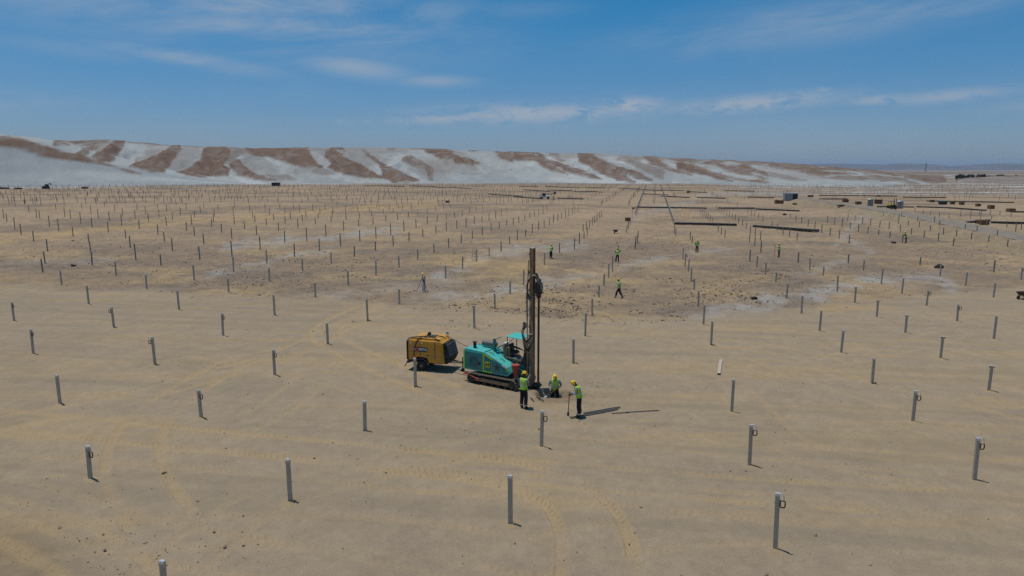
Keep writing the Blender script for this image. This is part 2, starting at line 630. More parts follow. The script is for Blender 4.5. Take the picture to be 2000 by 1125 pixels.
tile(0, 0, 1, [(27, 590, 628, 's'), (64, 643, 692, 's'), (302, 658, 713, 's'), (116, 733, 790), (392, 762, 818, 's'), (175, 872, 938, 's'),
               (566, 899, 980, 'b'), (323, 1098, 1213), (536, 683, 735, 's'), (712, 784, 843, 'b'), (811, 700, 757, 'b'), (996, 930, 1025, 'b'),
               (1057, 803, 875, 's'), (1429, 741, 806), (1464, 830, 910, 's'), (1514, 965, 1076, 's'), (1783, 764, 825, 's'), (1904, 857, 940, 's'),
               (1704, 700, 750, 'b'), (1931, 715, 765, 't'), (1837, 658, 702, 't'), (1643, 645, 690), (1120, 662, 711, 'b'), (222, 600, 641, 's'),
               (435, 612, 657, 's'), (640, 631, 674, 'b')])
tile(0, 400, 4, [(30, 35, 108), (55, 68, 133), (115, 88, 196), (165, 150, 233), (227, 5, 60), (288, 32, 107), (312, 42, 114), (262, 205, 285), (386, 85, 177),
                 (438, -5, 43), (507, 17, 95), (553, 37, 112), (458, 108, 205), (570, 172, 249), (632, 58, 146), (640, -10, 27), (712, 8, 77), (718, 100, 180),
                 (768, 33, 104), (845, 133, 216), (855, 50, 127), (898, -5, 57), (950, 73, 162), (960, 25, 91), (982, 193, 264), (1057, 42, 109), (1072, -10, 40),
                 (1138, 10, 74), (1088, 118, 190), (1161, 63, 137), (1232, -10, 27), (1243, 35, 94), (1232, 153, 233), (1300, 92, 166), (1304, -5, 57), (1348, 57, 119),
                 (1410, 20, 82), (1456, -15, 40), (1457, 135, 206), (1496, 80, 154), (1521, 45, 102), (1566, 5, 67), (1592, -15, 23), (1653, 110, 175), (1668, 70, 133),
                 (1676, 30, 90), (1704, -5, 45), (1824, 15, 86), (1830, 92, 153), (1833, -15, 27), (1911, 127, 191), (1951, -2, 60), (1973, 40, 98), (1991, 82, 135),
                 (1518, 170, 247, 't'), (1731, 148, 216, 't'), (1810, 182, 268), (1283, 212, 285, 't'), (1592, 223, 312), (692, 227, 292), (706, 288, 368), (718, 368, 471),
                 (371, 268, 366), (350, 365, 459, 't'), (333, 420, 530), (479, 513, 629), (1016, 245, 338, 't'), (1060, 302, 433), (1346, 260, 362), (1257, 388, 478),
                 (1560, 322, 422), (1812, 280, 400), (1824, 402, 520), (906, 443, 551), (1145, 542, 661), (1516, 468, 588), (1786, 573, 693), (692, 630, 781), (1398, 668, 826)])
tile(500, 400, 4, [(5, 160, 233), (32, 245, 353), (80, 103, 162), (84, 350, 461), (104, 490, 600), (145, 703, 868), (107, 25, 80), (72, -10, 40), (137, 70, 122), (175, 137, 205),
                   (187, -10, 32), (224, 202, 297), (227, 18, 72), (227, 90, 145), (269, 57, 110), (293, -10, 25), (300, 302, 410), (327, 112, 183), (340, -5, 62), (362, 80, 126),
                   (363, 420, 520), (390, 40, 95), (397, 178, 285), (444, -5, 45), (462, 607, 730), (464, 100, 153), (486, 65, 107), (495, 265, 361), (500, 27, 77), (540, -10, 34),
                   (546, 155, 247), (587, 88, 136), (587, 372, 461), (596, 50, 97), (601, 15, 70), (660, 225, 326, 't'), (685, 128, 205), (700, 5, 60), (703, 65, 116), (720, 513, 636),
                   (768, 323, 411), (790, -5, 30), (796, 25, 60), (803, 110, 173), (806, 57, 105), (811, 198, 289), (872, 732, 908, 'b'), (885, 15, 53), (904, 45, 86), (914, 97, 154),
                   (932, 283, 362), (937, 172, 263), (937, 435, 561), (945, -5, 25), (963, 0, 40), (994, 30, 66), (1013, 83, 130), (1042, 0, 38), (1053, 145, 237), (1072, 240, 320),
                   (1072, 20, 53), (1106, 68, 117), (1112, -5, 32), (1117, 397, 493), (1119, 655, 786), (1147, -5, 43), (1156, 125, 206), (1190, 55, 95), (1195, 215, 287), (1216, -10, 33),
                   (1250, 110, 180), (1262, 345, 436), (1265, 40, 80), (1303, 188, 253), (1315, 555, 672), (1338, 30, 65), (1338, 95, 155), (1391, 303, 378), (1401, 10, 45), (1405, 158, 222),
                   (1415, 80, 134), (1464, 0, 35), (1480, 475, 578), (1486, 70, 115), (1487, 135, 208), (1497, 993, 1165), (1505, 262, 333), (1520, 0, 32), (1552, 55, 100), (1568, 120, 187),
                   (1602, 230, 297), (1611, 40, 88), (1613, 403, 505, 's'), (1640, 103, 179), (1668, 25, 63), (1691, 205, 266), (1704, 790, 972, 't'), (1706, 92, 150), (1720, 10, 45),
                   (1724, 345, 447), (1766, 85, 142), (1767, 172, 235), (1770, 0, 32), (1820, 65, 122), (1821, 330, 403), (1836, 145, 208), (1866, 692, 820, 'b'), (1872, 50, 108),
                   (1900, 133, 186), (1914, 283, 369), (1919, 35, 88), (1958, 115, 165), (1961, 20, 62), (1980, 245, 307), (1985, 592, 705)])
tile(1000, 400, 4, [(9, 103, 163), (42, 195, 277), (53, 90, 143), (90, 505, 633), (100, 78, 127), (105, 195, 250, 's'), (139, 55, 105), (157, 150, 222), (175, 45, 97), (208, 130, 200),
                    (209, 28, 90), (242, 10, 73), (251, 122, 180), (252, 373, 470), (273, -5, 55), (292, 105, 160), (323, 75, 143), (358, 75, 128), (370, 297, 379), (387, 60, 108),
                    (418, 40, 98), (443, 35, 85), (471, 22, 75), (487, 260, 349), (489, 10, 68), (515, -5, 57), (526, 215, 313), (556, 150, 213), (562, 215, 268), (572, 842, 1032, 'b'),
                    (580, 130, 190), (587, 175, 238), (604, 120, 180), (627, 730, 872), (627, 95, 160), (645, 85, 145), (662, 70, 130), (678, 627, 737), (682, 55, 110), (698, 45, 100),
                    (717, 537, 632), (755, 457, 568), (782, 398, 518), (829, 312, 390), (896, 155, 220), (909, 120, 190), (922, 110, 160), (962, 285, 350), (966, 243, 320), (980, 230, 300),
                    (984, 203, 260), (1268, 160, 225), (1279, 180, 243), (1335, 335, 430), (1352, 378, 488, 's'), (1378, 422, 525), (1392, 210, 272), (1400, 490, 592), (1407, 245, 298),
                    (1423, 575, 670), (1456, 670, 804), (1495, 778, 942), (1556, 907, 1100, 'b'), (1610, 150, 210), (1635, 180, 235), (1663, 195, 257), (1800, 115, 162), (1829, 140, 188),
                    (1855, 232, 295), (1858, 350, 445), (1861, 162, 228), (1896, 255, 322), (1899, 180, 250), (1912, 398, 495), (1940, 207, 278, 't'), (1945, 280, 370), (1980, 450, 550),
                    (1468, 25, 75), (1485, 35, 85), (1500, 40, 95), (1515, 52, 105), (1530, 65, 118), (1548, 80, 132), (1568, 100, 135), (1597, 0, 40), (1615, 15, 55), (1635, 20, 65),
                    (1655, 32, 75), (1677, 42, 85), (1698, 50, 97), (1720, 65, 110), (1743, 75, 122), (1770, 100, 145), (1842, 20, 70), (1868, 35, 90), (1895, 45, 95), (1925, 60, 110), (1960, 85, 130)])
tile(1500, 400, 4, [(60, 525, 615), (145, 612, 740), (236, 368, 458), (262, 710, 855), (325, 418, 513, 't'), (403, 825, 992), (430, 480, 563), (541, 555, 676, 't'), (627, 385, 462),
                    (633, 228, 302), (678, 645, 772, 't'), (745, 430, 518), (850, 748, 882, 't'), (885, 495, 620), (1047, 572, 695), (1073, 865, 1005, 't'), (1187, 405, 478), (1238, 665, 795, 's'),
                    (1345, 460, 562), (1477, 778, 915, 's'), (1543, 525, 640), (1765, 430, 522), (1762, 607, 730), (1765, 868, 1055), (1977, 487, 596, 's'), (555, 195, 268), (485, 180, 243),
                    (420, 152, 218), (365, 132, 195), (313, 115, 170), (263, 97, 145), (218, 83, 130), (173, 65, 110), (30, 128, 178), (75, 145, 200), (117, 172, 235), (168, 178, 250),
                    (226, 220, 277), (578, 108, 178), (640, 135, 190), (706, 150, 210), (780, 170, 222), (863, 193, 240), (952, 210, 262), (1050, 232, 300), (1218, 203, 258), (1330, 220, 285),
                    (1448, 260, 318, 's'), (519, 97, 160), (464, 88, 142), (800, 108, 165), (872, 125, 180), (945, 135, 192), (1032, 155, 210), (1120, 182, 230), (738, 95, 150), (678, 82, 130),
                    (622, 70, 130), (1095, 125, 163), (1180, 130, 180), (1267, 160, 203), (1370, 180, 230), (1472, 195, 247), (1587, 218, 272), (1723, 238, 290), (1870, 272, 325), (1168, 95, 130),
                    (1042, 58, 92), (1020, 75, 150), (1340, 120, 158), (1540, 165, 192), (1790, 203, 243), (1300, 90, 138), (1632, 160, 205), (900, 60, 93), (1145, 20, 65), (1210, 40, 78),
                    (1268, 45, 80), (1337, 55, 95), (1412, 65, 103), (1503, 30, 90), (1580, 40, 110), (1650, 50, 85), (1660, 30, 115), (1745, 90, 115), (1735, 30, 80), (1810, 45, 82),
                    (1897, 60, 98), (1865, 125, 178), (1935, 130, 213), (1978, 140, 197), (1708, 115, 178)])
FAR = []
tile_start = len(TILES)
tile(0, 345, 5, [(8, 145, 192), (37, 162, 235), (90, 188, 282), (118, 205, 270), (150, 205, 292), (160, 115, 158), (203, 130, 185), (238, 150, 190), (303, 175, 240), (325, 208, 270),
                 (345, 213, 263), (343, 110, 152), (362, 197, 250), (387, 130, 175), (402, 225, 287), (500, 165, 232), (513, 100, 140), (557, 208, 252), (561, 115, 160), (612, 138, 180),
                 (628, 215, 280), (672, 100, 137), (683, 155, 205), (727, 112, 152), (777, 125, 170), (755, 170, 258), (840, 218, 270), (855, 142, 192), (882, 105, 143), (937, 115, 160),
                 (940, 180, 275), (950, 185, 245), (1018, 135, 178), (1022, 237, 290), (1028, 97, 135), (1040, 200, 260), (1090, 112, 155), (1097, 155, 212), (1112, 168, 215), (1127, 180, 230),
                 (1145, 215, 272), (1170, 90, 165), (1225, 195, 258), (1232, 70, 130), (1257, 145, 195), (1275, 165, 210), (1297, 172, 217), (1365, 85, 133), (1395, 185, 240), (1402, 138, 177),
                 (1425, 218, 265), (1427, 150, 207), (1453, 110, 180), (1495, 85, 125), (1510, 195, 262), (1555, 178, 222), (1580, 148, 198), (1585, 88, 138), (1602, 210, 257), (1670, 190, 252),
                 (1675, 112, 153), (1705, 170, 210), (1710, 130, 180), (1720, 220, 282), (1740, 150, 195), (1772, 200, 250), (1800, 100, 150), (1823, 185, 237), (1838, 125, 165), (1847, 155, 195),
                 (1872, 135, 190), (1920, 100, 140), (1928, 190, 250), (1957, 112, 155), (1967, 172, 217), (1978, 155, 192)])
piles = []
for (px, yt, yb, k) in TILES:
    x, y, z = P(px, yb)
    h = height_at(x, y, yt, px) - z
    h = min(max(h, 0.9), 2.3)
    piles.append((math.hypot(x, y), x, y, z, h, k, px, yb))
piles.sort()

# ------------------------------------------------------------------ ground sheet
th_f = np.arange(-43, 43.01, 0.088)
th = np.concatenate([np.arange(-180, -60, 4.0), np.arange(-60, -43, 0.5), th_f, np.arange(43.5, 60, 0.5), np.arange(60, 180, 4.0)])
th = np.radians(th)
rr = [0.4]
while rr[-1] < 24000:
    r0 = rr[-1]
    rr.append(r0 * (1.25 if r0 < 9 else 1.03 if r0 < 14 else 1.0050 if r0 < 75 else 1.0075 if r0 < 170 else 1.016 if r0 < 750 else 1.09))
rr = np.array(rr)
TH, RR = np.meshgrid(th, rr)
GX, GY = RR * np.sin(TH), RR * np.cos(TH)
GZ = terr(GX, GY)
PX, PY = project(GX, GY, np.zeros_like(GX))
PX = np.where(GY > 1, PX, -5000)
PY = np.where(GY > 1, PY, 3000)

# where the graded smooth sand ends and the rough ground begins (photo rows along columns)
EDGE_X = np.array([-3000, 0, 150, 300, 450, 600, 700, 800, 1000, 1100, 1200, 1340, 1400, 1500, 1650, 1800, 2000, 5000])
EDGE_Y = np.array([560, 560, 562, 572, 580, 578, 585, 598, 606, 625, 628, 622, 606, 600, 588, 575, 560, 540])
edge = np.interp(PX, EDGE_X, EDGE_Y)
wob = (fbm(GX / 3.0, GY / 3.0, 21, 3) - 0.5) * 26
rough = 1 - sstep(-9, 9, PY - edge + wob)
rough_near = rough * (1 - sstep(150, 420, RR))
flatside = rough_near * (1 - sstep(1500, 1800, PX) * sstep(470, 560, PY))

n_big = fbm(GX / 22, GY / 22, 31, 4)
n_mid = fbm(GX / 5, GY / 7, 32, 4)
n_str = fbm(GX / 9 + 0.35 * GY / 9, GY / 1.6, 33, 4)
n_cl = fbm(GX / 0.8, GY / 0.8, 34, 3)
n_fine = fbm(GX / 0.25, GY / 0.25, 35, 2)


def srgb(r, g, b):
    c = np.array([r, g, b]) / 255.0
    return np.where(c <= 0.04045, c / 12.92, ((c + 0.055) / 1.055) ** 2.4)


GAIN = 1.0
A_SAND = srgb(151, 134, 111) * GAIN
A_OCHRE = srgb(166, 142, 104) * GAIN
A_ROUGH = srgb(134, 116, 96) * GAIN
A_GREY = srgb(114, 102, 90) * GAIN
A_SALT = srgb(156, 153, 146) * GAIN
A_FAR = srgb(163, 140, 113) * GAIN
A_ROAD = srgb(143, 126, 104) * GAIN
A_WHITE = srgb(176, 176, 172) * GAIN
A_BROWN = srgb(124, 100, 84) * GAIN


def lerp(a, b, t):
    return a + (b - a) * t[..., None]


C = np.broadcast_to(A_SAND, GX.shape + (3,)).copy()
C = lerp(C, A_OCHRE, 0.40 * sstep(0.50, 0.72, n_str))
C = lerp(C, A_GREY, 0.16 * sstep(0.50, 0.75, n_mid))
CR = np.broadcast_to(A_ROUGH, GX.shape + (3,)).copy()
CR = lerp(CR, A_GREY, 0.65 * sstep(0.38, 0.70, fbm(GX / 6, GY / 5, 39, 5, 0.62)))
CR = lerp(CR, A_OCHRE, 0.60 * sstep(0.42, 0.72, fbm(GX / 9, GY / 6, 36, 5, 0.62)))
farw = sstep(70, 190, RR)
CR = lerp(CR, A_FAR, 0.70 * farw * sstep(0.32, 0.6, n_big))
CR = lerp(CR, A_GREY, 0.45 * farw * sstep(0.55, 0.75, fbm(GX / 30, GY / 14, 38, 4)))
C = C * (1 - rough[..., None]) + CR * rough[..., None]


NS1 = fbm(GX / 2.6 + GY / 9, GY / 4.5, 51, 4)
NS2 = fbm(GX / 1.6, GY / 2.6, 52, 4)


def stroke(pts, w, soft=0.6):
    d = polydist(PX, PY, curve_pts(pts, 5))
    patch = 0.25 + 0.75 * sstep(0.34, 0.62, NS2)
    return (1 - sstep(0.0, w * 1.25, d + (NS1 - 0.5) * w * 2.2)) * patch


for pts, w, k in (
        ([(770, 594), (900, 584), (1000, 566), (1110, 546), (1160, 535)], 15, 0.75),
        ([(850, 545), (950, 503), (1040, 487), (1140, 478)], 12, 0.7),
        ([(390, 545), (480, 522), (560, 499), (640, 490)], 9, 0.7),
        ([(440, 482), (520, 472), (600, 468), (700, 456), (780, 452)], 10, 0.75),
        ([(1180, 527), (1250, 513), (1340, 496), (1430, 490)], 8, 0.55),
        ([(1390, 606), (1470, 594), (1560, 580), (1640, 562), (1720, 548), (1820, 543), (1860, 560)], 17, 0.85),
        ([(1636, 474), (1655, 458), (1668, 440), (1690, 424), (1720, 420)], 10, 0.75),
        ([(1560, 540), (1640, 512), (1700, 494), (1672, 478), (1650, 466)], 9, 0.55),
        ([(0, 512), (120, 509), (220, 508)], 6, 0.4), ([(1240, 424), (1290, 410), (1350, 395)], 9, 0.6),
        ([(640, 580), (800, 560), (900, 548)], 12, 0.35), ([(1300, 632), (1420, 612), (1500, 598)], 12, 0.45),
        ([(1360, 383), (1450, 378), (1540, 380)], 6, 0.6)):
    C = lerp(C, A_SALT, 0.72 * k * stroke(pts, w))
for pts, w, k in (
        ([(-200, 480), (0, 470), (150, 456), (300, 441), (480, 425), (650, 412), (850, 398)], 8, 0.75),
        ([(1000, 522), (1080, 528), (1200, 532)], 9, 0.7), ([(860, 512), (960, 520), (1030, 535)], 14, 0.6),
        ([(1600, 605), (1680, 601), (1760, 607)], 9, 0.55), ([(1110, 552), (1140, 548)], 10, 0.7),
        ([(1720, 512), (1790, 515), (1830, 522)], 10, 0.6), ([(0, 545), (300, 552), (600, 560)], 8, 0.3)):
    C = lerp(C, A_OCHRE * np.array([1.04, 0.98, 0.88]), k * stroke(pts, w))
# wet grey flats and salt beyond the field, in long flat bands
band = fbm(GX / 260, GY / 42 + GX / 900, 41, 4)
flats = sstep(470, 560, RR + 40 * (n_big - 0.5))
C = lerp(C, srgb(128, 113, 99), flats * 0.9)
C = lerp(C, A_WHITE, flats * sstep(0.50, 0.60, band) * 0.7)
right_flat = sstep(300, 380, RR) * sstep(1350, 1500, PX) * (1 - sstep(378, 386, PY))
C = lerp(C, srgb(132, 117, 101), right_flat * 0.75)
C = lerp(C, A_WHITE, right_flat * sstep(0.56, 0.64, fbm(GX / 60, GY / 9, 42, 4)) * 0.75)
far2 = sstep(900, 2500, RR)
C = lerp(C, srgb(150, 130, 114), far2 * 0.8)
C = lerp(C, srgb(96, 92, 78), far2 * sstep(0.5, 0.62, fbm(GX / 900, GY / 420, 43, 4)) * 0.7)
# road bank rubble
rd = polydist(GX, GY, ROAD)
bank = sstep(2.6, 3.4, rd) * (1 - sstep(6, 10, rd))
C = lerp(C, srgb(140, 124, 100), bank * 0.8)
C = lerp(C, A_ROAD, (1 - sstep(3.0, 3.6, rd)))
# freshly dug damp earth round the drill hole
dp = np.hypot((GX - PIT[0]) / 2.0, (GY - PIT[1]) / 1.2)
C = lerp(C, srgb(133, 113, 90), 0.65 * (1 - sstep(0.4, 1.1, dp + (n_cl - 0.5) * 0.8)))

# relief
GZ = GZ + rough_near * ((n_cl - 0.5) * 0.13 + (fbm(GX / 2.6, GY / 2.6, 37, 3) - 0.5) * 0.30) * (1 - 0.6 * sstep(90, 200, RR))
GZ = GZ + (1 - rough) * ((n_cl - 0.5) * 0.022 + (n_fine - 0.5) * 0.012 + (n_str - 0.5) * 0.05)
GZ = GZ + bank * (n_cl - 0.5) * 0.45
# mottling of the soil itself
C = C * (1 + rough_near * ((n_cl - 0.5) * 0.42 + (n_fine - 0.5) * 0.30) + (1 - rough) * ((n_fine - 0.5) * 0.16 + (n_cl - 0.5) * 0.14))[..., None]
# dug-over corner and scraped bands in the foreground
cnr = (1 - sstep(60, 190, np.hypot(PX - 20, (PY - 1110) * 1.3) + (n_mid - 0.5) * 120))
GZ = GZ + cnr * ((n_cl - 0.5) * 0.16 + 0.06)
C = lerp(C, srgb(128, 109, 82), cnr * 0.6)
scr = sstep(0.55, 0.72, fbm(GX / 14 + GY / 30, GY / 0.9 + GX / 6, 66, 3)) * (1 - rough)
C = lerp(C, srgb(134, 121, 100), scr * 0.35)
# soil pushed up where each pile went in
for (pd, px_, py_, pz_, ph_, pk_, pc_, pr_) in piles:
    if pd > 95:
        continue
    a_ = math.atan2(px_, py_)
    i0, i1 = np.searchsorted(rr, [pd - 0.8, pd + 0.8])
    j0, j1 = np.searchsorted(th, [a_ - 0.8 / pd, a_ + 0.8 / pd])
    sl = (slice(i0, i1), slice(j0, j1))
    d_ = np.hypot(GX[sl] - px_ - 0.05, GY[sl] - py_)
    hump = np.exp(-(d_ / 0.26) ** 2) * (0.4 + 1.2 * n_cl[sl])
    GZ[sl] = GZ[sl] + 0.07 * hump
    C[sl] = lerp(C[sl], A_OCHRE * (0.92 if pc_ % 2 < 1 else 1.06), np.clip(0.7 * hump, 0, 1))

# tyre tracks pressed into the graded sand
TRK = np.zeros_like(GX)
THF, RRF = th, rr


def lay_track(pts, width, depth, tread, tone, world_pts=None):
    global GZ, TRK
    w = world_pts if world_pts is not None else [flat_hit(*p) for p in pts]
    w = curve_pts(w, 14)
    s = 0.0
    dmin = np.full(GX.shape, 1e9, np.float32)
    along = np.zeros(GX.shape, np.float32)
    cross = np.zeros(GX.shape, np.float32)
    for a, b in zip(w[:-1], w[1:]):
        L = float(np.hypot(*(b - a)))
        if L < 1e-6:
            continue
        m = width + 0.3
        cx = np.array([a[0], b[0]])
        cy = np.array([a[1], b[1]])
        ra, ta = np.hypot(cx, cy), np.arctan2(cx, cy)
        i0, i1 = np.searchsorted(RRF, [ra.min() - m, ra.max() + m])
        dm = m / max(ra.min(), 4)
        j0, j1 = np.searchsorted(THF, [ta.min() - dm, ta.max() + dm])
        i1, j1 = min(i1 + 1, len(RRF)), min(j1 + 1, len(THF))
        if i1 <= i0 or j1 <= j0:
            s += L
            continue
        sl = (slice(i0, i1), slice(j0, j1))
        gx, gy = GX[sl], GY[sl]
        ux, uy = (b - a) / L
        t = np.clip((gx - a[0]) * ux + (gy - a[1]) * uy, 0, L)
        ex, ey = gx - a[0] - t * ux, gy - a[1] - t * uy
        d = np.hypot(ex, ey)
        better = d < dmin[sl]
        dmin[sl] = np.where(better, d, dmin[sl])
        along[sl] = np.where(better, s + t, along[sl])
        cross[sl] = np.where(better, ex * (-uy) + ey * ux, cross[sl])
        s += L
    h = width / 2
    ins = 1 - sstep(h * 0.75, h * 1.15, dmin)
    wear = sstep(0.30, 0.55, fbm(GX / 2.4, GY / 2.4, 61, 3))
    ins = ins * (0.35 + 0.65 * wear)
    tread = tread * 1.6
    lug = 0.5 + 0.5 * np.sin(2 * np.pi * (along / 0.26 + np.abs(cross) / 0.30) + 5 * fbm(GX / 1.1, GY / 1.1, 67, 2))
    lug = 0.5 + (lug - 0.5) * sstep(0.36, 0.6, fbm(GX / 1.3, GY / 1.3, 68, 3))
    lip = np.exp(-((dmin - h * 1.15) / (h * 0.25)) ** 2) * wear
    GZ = GZ + (-depth * ins + depth * 0.7 * lip + tread * ins * (lug - 0.5) * 2)
    TRK = np.maximum(TRK, tone * ins * (0.40 + 0.60 * lug) + 0.4 * tone * lip)


def vehicle(pts, gauge=1.9, width=0.38, depth=0.02, tread=0.016, tone=0.55):
    w = curve_pts([flat_hit(*p) for p in pts], 6)
    for sgn in (-1, 1):
        off = []
        for i, p in enumerate(w):
            d = w[min(i + 1, len(w) - 1)] - w[max(i - 1, 0)]
            d = d / np.hypot(*d)
            off.append(p + sgn * gauge / 2 * np.array([-d[1], d[0]]))
        lay_track(None, width, depth, tread, tone, off[::3] + [off[-1]])


vehicle([(-350, 792), (0, 818), (300, 850), (620, 880), (1000, 918), (1400, 952), (1750, 976), (2400, 1015)], 2.0, 0.42, 0.022, 0.02, 0.8)
vehicle([(-350, 850), (0, 868), (380, 893), (800, 935), (1200, 962), (1700, 1010), (2300, 1065)], 1.8, 0.4, 0.018, 0.016, 0.55)
vehicle([(700, 890), (900, 912), (1050, 940), (1120, 978), (1160, 1040), (1170, 1130), (1165, 1240)], 2.1, 0.45, 0.028, 0.026, 0.95)
vehicle([(640, 655), (560, 685), (470, 705), (390, 745), (310, 800), (265, 860), (265, 930), (310, 1010)], 1.9, 0.4, 0.022, 0.018, 0.75)
vehicle([(760, 585), (690, 612), (640, 640), (640, 662), (690, 690), (760, 722), (860, 760)], 1.9, 0.45, 0.04, 0.014, 0.85)
vehicle([(900, 540), (800, 580), (710, 620), (650, 645), (560, 690), (420, 730), (200, 790), (-150, 850)], 1.9, 0.42, 0.03, 0.014, 0.7)
vehicle([(-200, 960), (0, 1010), (110, 1055), (200, 1110), (260, 1190)], 1.9, 0.45, 0.03, 0.022, 0.8)
vehicle([(-100, 925), (150, 1010), (330, 1060), (600, 1110), (900, 1180)], 1.9, 0.4, 0.02, 0.018, 0.6)
vehicle([(1150, 640), (1400, 668), (1560, 692), (1700, 735), (1850, 772), (2100, 830)], 2.0, 0.5, 0.03, 0.01, 0.6)
vehicle([(1050, 628), (1300, 640), (1600, 660), (2100, 690)], 1.9, 0.45, 0.02, 0.008, 0.5)
vehicle([(700, 640), (850, 632), (1000, 634), (1200, 650)], 1.9, 0.45, 0.03, 0.008, 0.55)
vehicle([(1520, 640), (1450, 622), (1432, 606), (1460, 596), (1520, 592)], 2.0, 0.4, 0.03, 0.008, -0.6)
vehicle([(0, 566), (300, 590), (700, 612), (1000, 616)], 1.9, 0.5, 0.02, 0.008, 0.4)
vehicle([(-150, 690), (200, 652), (500, 640), (760, 652)], 1.9, 0.5, 0.014, 0.006, 0.35)
for pts_ in ([(-100, 640), (250, 668), (560, 720), (900, 800), (1300, 860), (2100, 930)], [(1250, 700), (1420, 760), (1500, 840), (1640, 900), (2100, 960)],
             [(640, 700), (560, 780), (420, 850), (200, 900), (-100, 930)], [(1900, 640), (1700, 690), (1500, 720), (1300, 740)],
             [(900, 1130), (1150, 1060), (1450, 1030), (1800, 1050), (2150, 1100)], [(300, 1150), (420, 1040), (560, 960), (800, 900), (1100, 850), (1500, 830), (2050, 850)],
             [(1250, 620), (1400, 690), (1700, 800), (2050, 900)], [(-50, 730), (120, 720), (300, 690), (520, 660), (700, 655)],
             [(-50, 1075), (300, 1040), (700, 1040), (1000, 1080), (1250, 1140)]):
    vehicle(pts_, 1.9, 0.36, 0.022, 0.008, 0.42)
TRK = TRK * (0.6 + 0.8 * n_mid)
C = lerp(C, A_OCHRE * 1.06, np.clip(TRK, 0, 1) * 0.78 * (1 - 0.6 * rough))
C = lerp(C, A_WHITE, np.clip(-TRK, 0, 1) * 0.5)

GROUND_M = attr_material('desert_sand', 0.022, 0.06, 0.13)
ground = grid_mesh('ground', GX, GY, GZ, C, GROUND_M, wrap=True)
tag(ground, 'pale graded desert sand of the pile field', None, kind='structure')

# ------------------------------------------------------------------ hills
az = np.radians(np.concatenate([np.arange(-75, -44, 0.6), np.arange(-44, 44, 0.085), np.arange(44, 60, 0.6)]))
hr = np.concatenate([np.arange(440, 640, 4.0), np.arange(640, 860, 4.0), np.arange(860, 1500, 22.0)])
HT, HR = np.meshgrid(az, hr)
HX, HY = HR * np.sin(HT), HR * np.cos(HT)
HPX = PW / 2 + F * np.tan(HT) / math.cos(PITCH)
cx = [-2500, -700, -300, 0, 100, 220, 350, 500, 620, 750, 850, 1000, 1200, 1400, 1600, 1700, 1800, 1860, 1900, 1960, 2400]
cy = [300, 280, 268, 279, 279, 277, 284, 288, 286, 284, 287, 292, 299, 309, 321, 329, 340, 347.5, 344, 341, 338]
YC = np.interp(HPX, cx, cy)
rough_crest = (fbm(HPX / 60, HPX * 0 + 3.3, 71, 4) - 0.5) * 5 * (1 - sstep(1850, 1990, HPX))
ZC = CAM_H + 770 * np.tan((330 - YC - np.interp(HPX, [0, 300, 1400, 1800, 1850], [8, 6, 4.5, 2, 0]) + rough_crest) / F)
ZC = np.maximum(ZC, -6)
FOOT = np.interp(HPX, [-500, 0, 500, 1300, 1500, 1680, 1900], [575, 580, 580, 560, 520, 500, 715])
tt = np.clip((HR - FOOT) / (770 - FOOT), 0, 1)
prof = 0.45 * tt ** 1.5 + 0.55 * sstep(0.0, 1.0, tt)
alpha = math.atan((430 - 1000) / F)
cc_ = HX * math.cos(alpha) - HY * math.sin(alpha)
warp = (fbm(HX / 120, HY / 120, 72, 3) - 0.5) * 70
ph = (cc_ + warp) / 64.0
spur = 1 - np.abs(2 * (ph - np.floor(ph)) - 1)
spur2 = fbm(ph * 2.3, tt * 1.2, 73, 4)
env = np.clip(4 * tt * (1 - tt), 0, 1)
HZ = ZC * prof + env * ((spur - 0.5) * 9.0 + (spur2 - 0.5) * 5.0) * np.clip(ZC / 40, 0.1, 1)
g3 = ph * 3.3 + 1.6 * fbm(HX / 30, HY / 30, 92, 3)
HZ = HZ + env * (np.abs(2 * (g3 - np.floor(g3)) - 1) - 0.5) * 3.2 * np.clip(ZC / 40, 0.1, 1)
back = np.clip((HR - 770) / 700, 0, 1)
HZ = HZ * (1 - 0.75 * sstep(0, 1, back))
# nearer white spur on the left
sx = [-2500, -700, -200, 0, 80, 150, 230, 300, 380, 450, 520, 3000]
sy = [352, 320, 280, 275, 280, 290, 307, 323, 338, 348, 358, 380]
ZS = CAM_H + 630 * np.tan((330 - np.interp(HPX, sx, sy) - 1.5) / F)
ts = np.clip((HR - 540) / (630 - 540), 0, 1)
tb = np.clip((HR - 630) / 90, 0, 1)
spz = ZS * sstep(0, 1, ts) * (1 - sstep(0, 1, tb)) + (fbm(HX / 40, HY / 40, 74, 3) - 0.5) * 2 * ts * (1 - tb)
spz = np.where((ZS > 0.3) & (ts > 0) & (tb < 1), spz, -6.0)
near_spur = spz > HZ
HZ = np.maximum(HZ, spz)
HZ = np.where((tt <= 0) & (spz < 0.3), -3.0 + 0 * HZ, HZ)
HZ = HZ + (tt > 0) * (fbm(HX / 14, HY / 14, 75, 3) - 0.5) * 0.9 * np.clip(HZ / 8, 0, 1)
HZ = HZ - 5 * (1 - sstep(0.0, 2.5, ZC)) * (~near_spur)
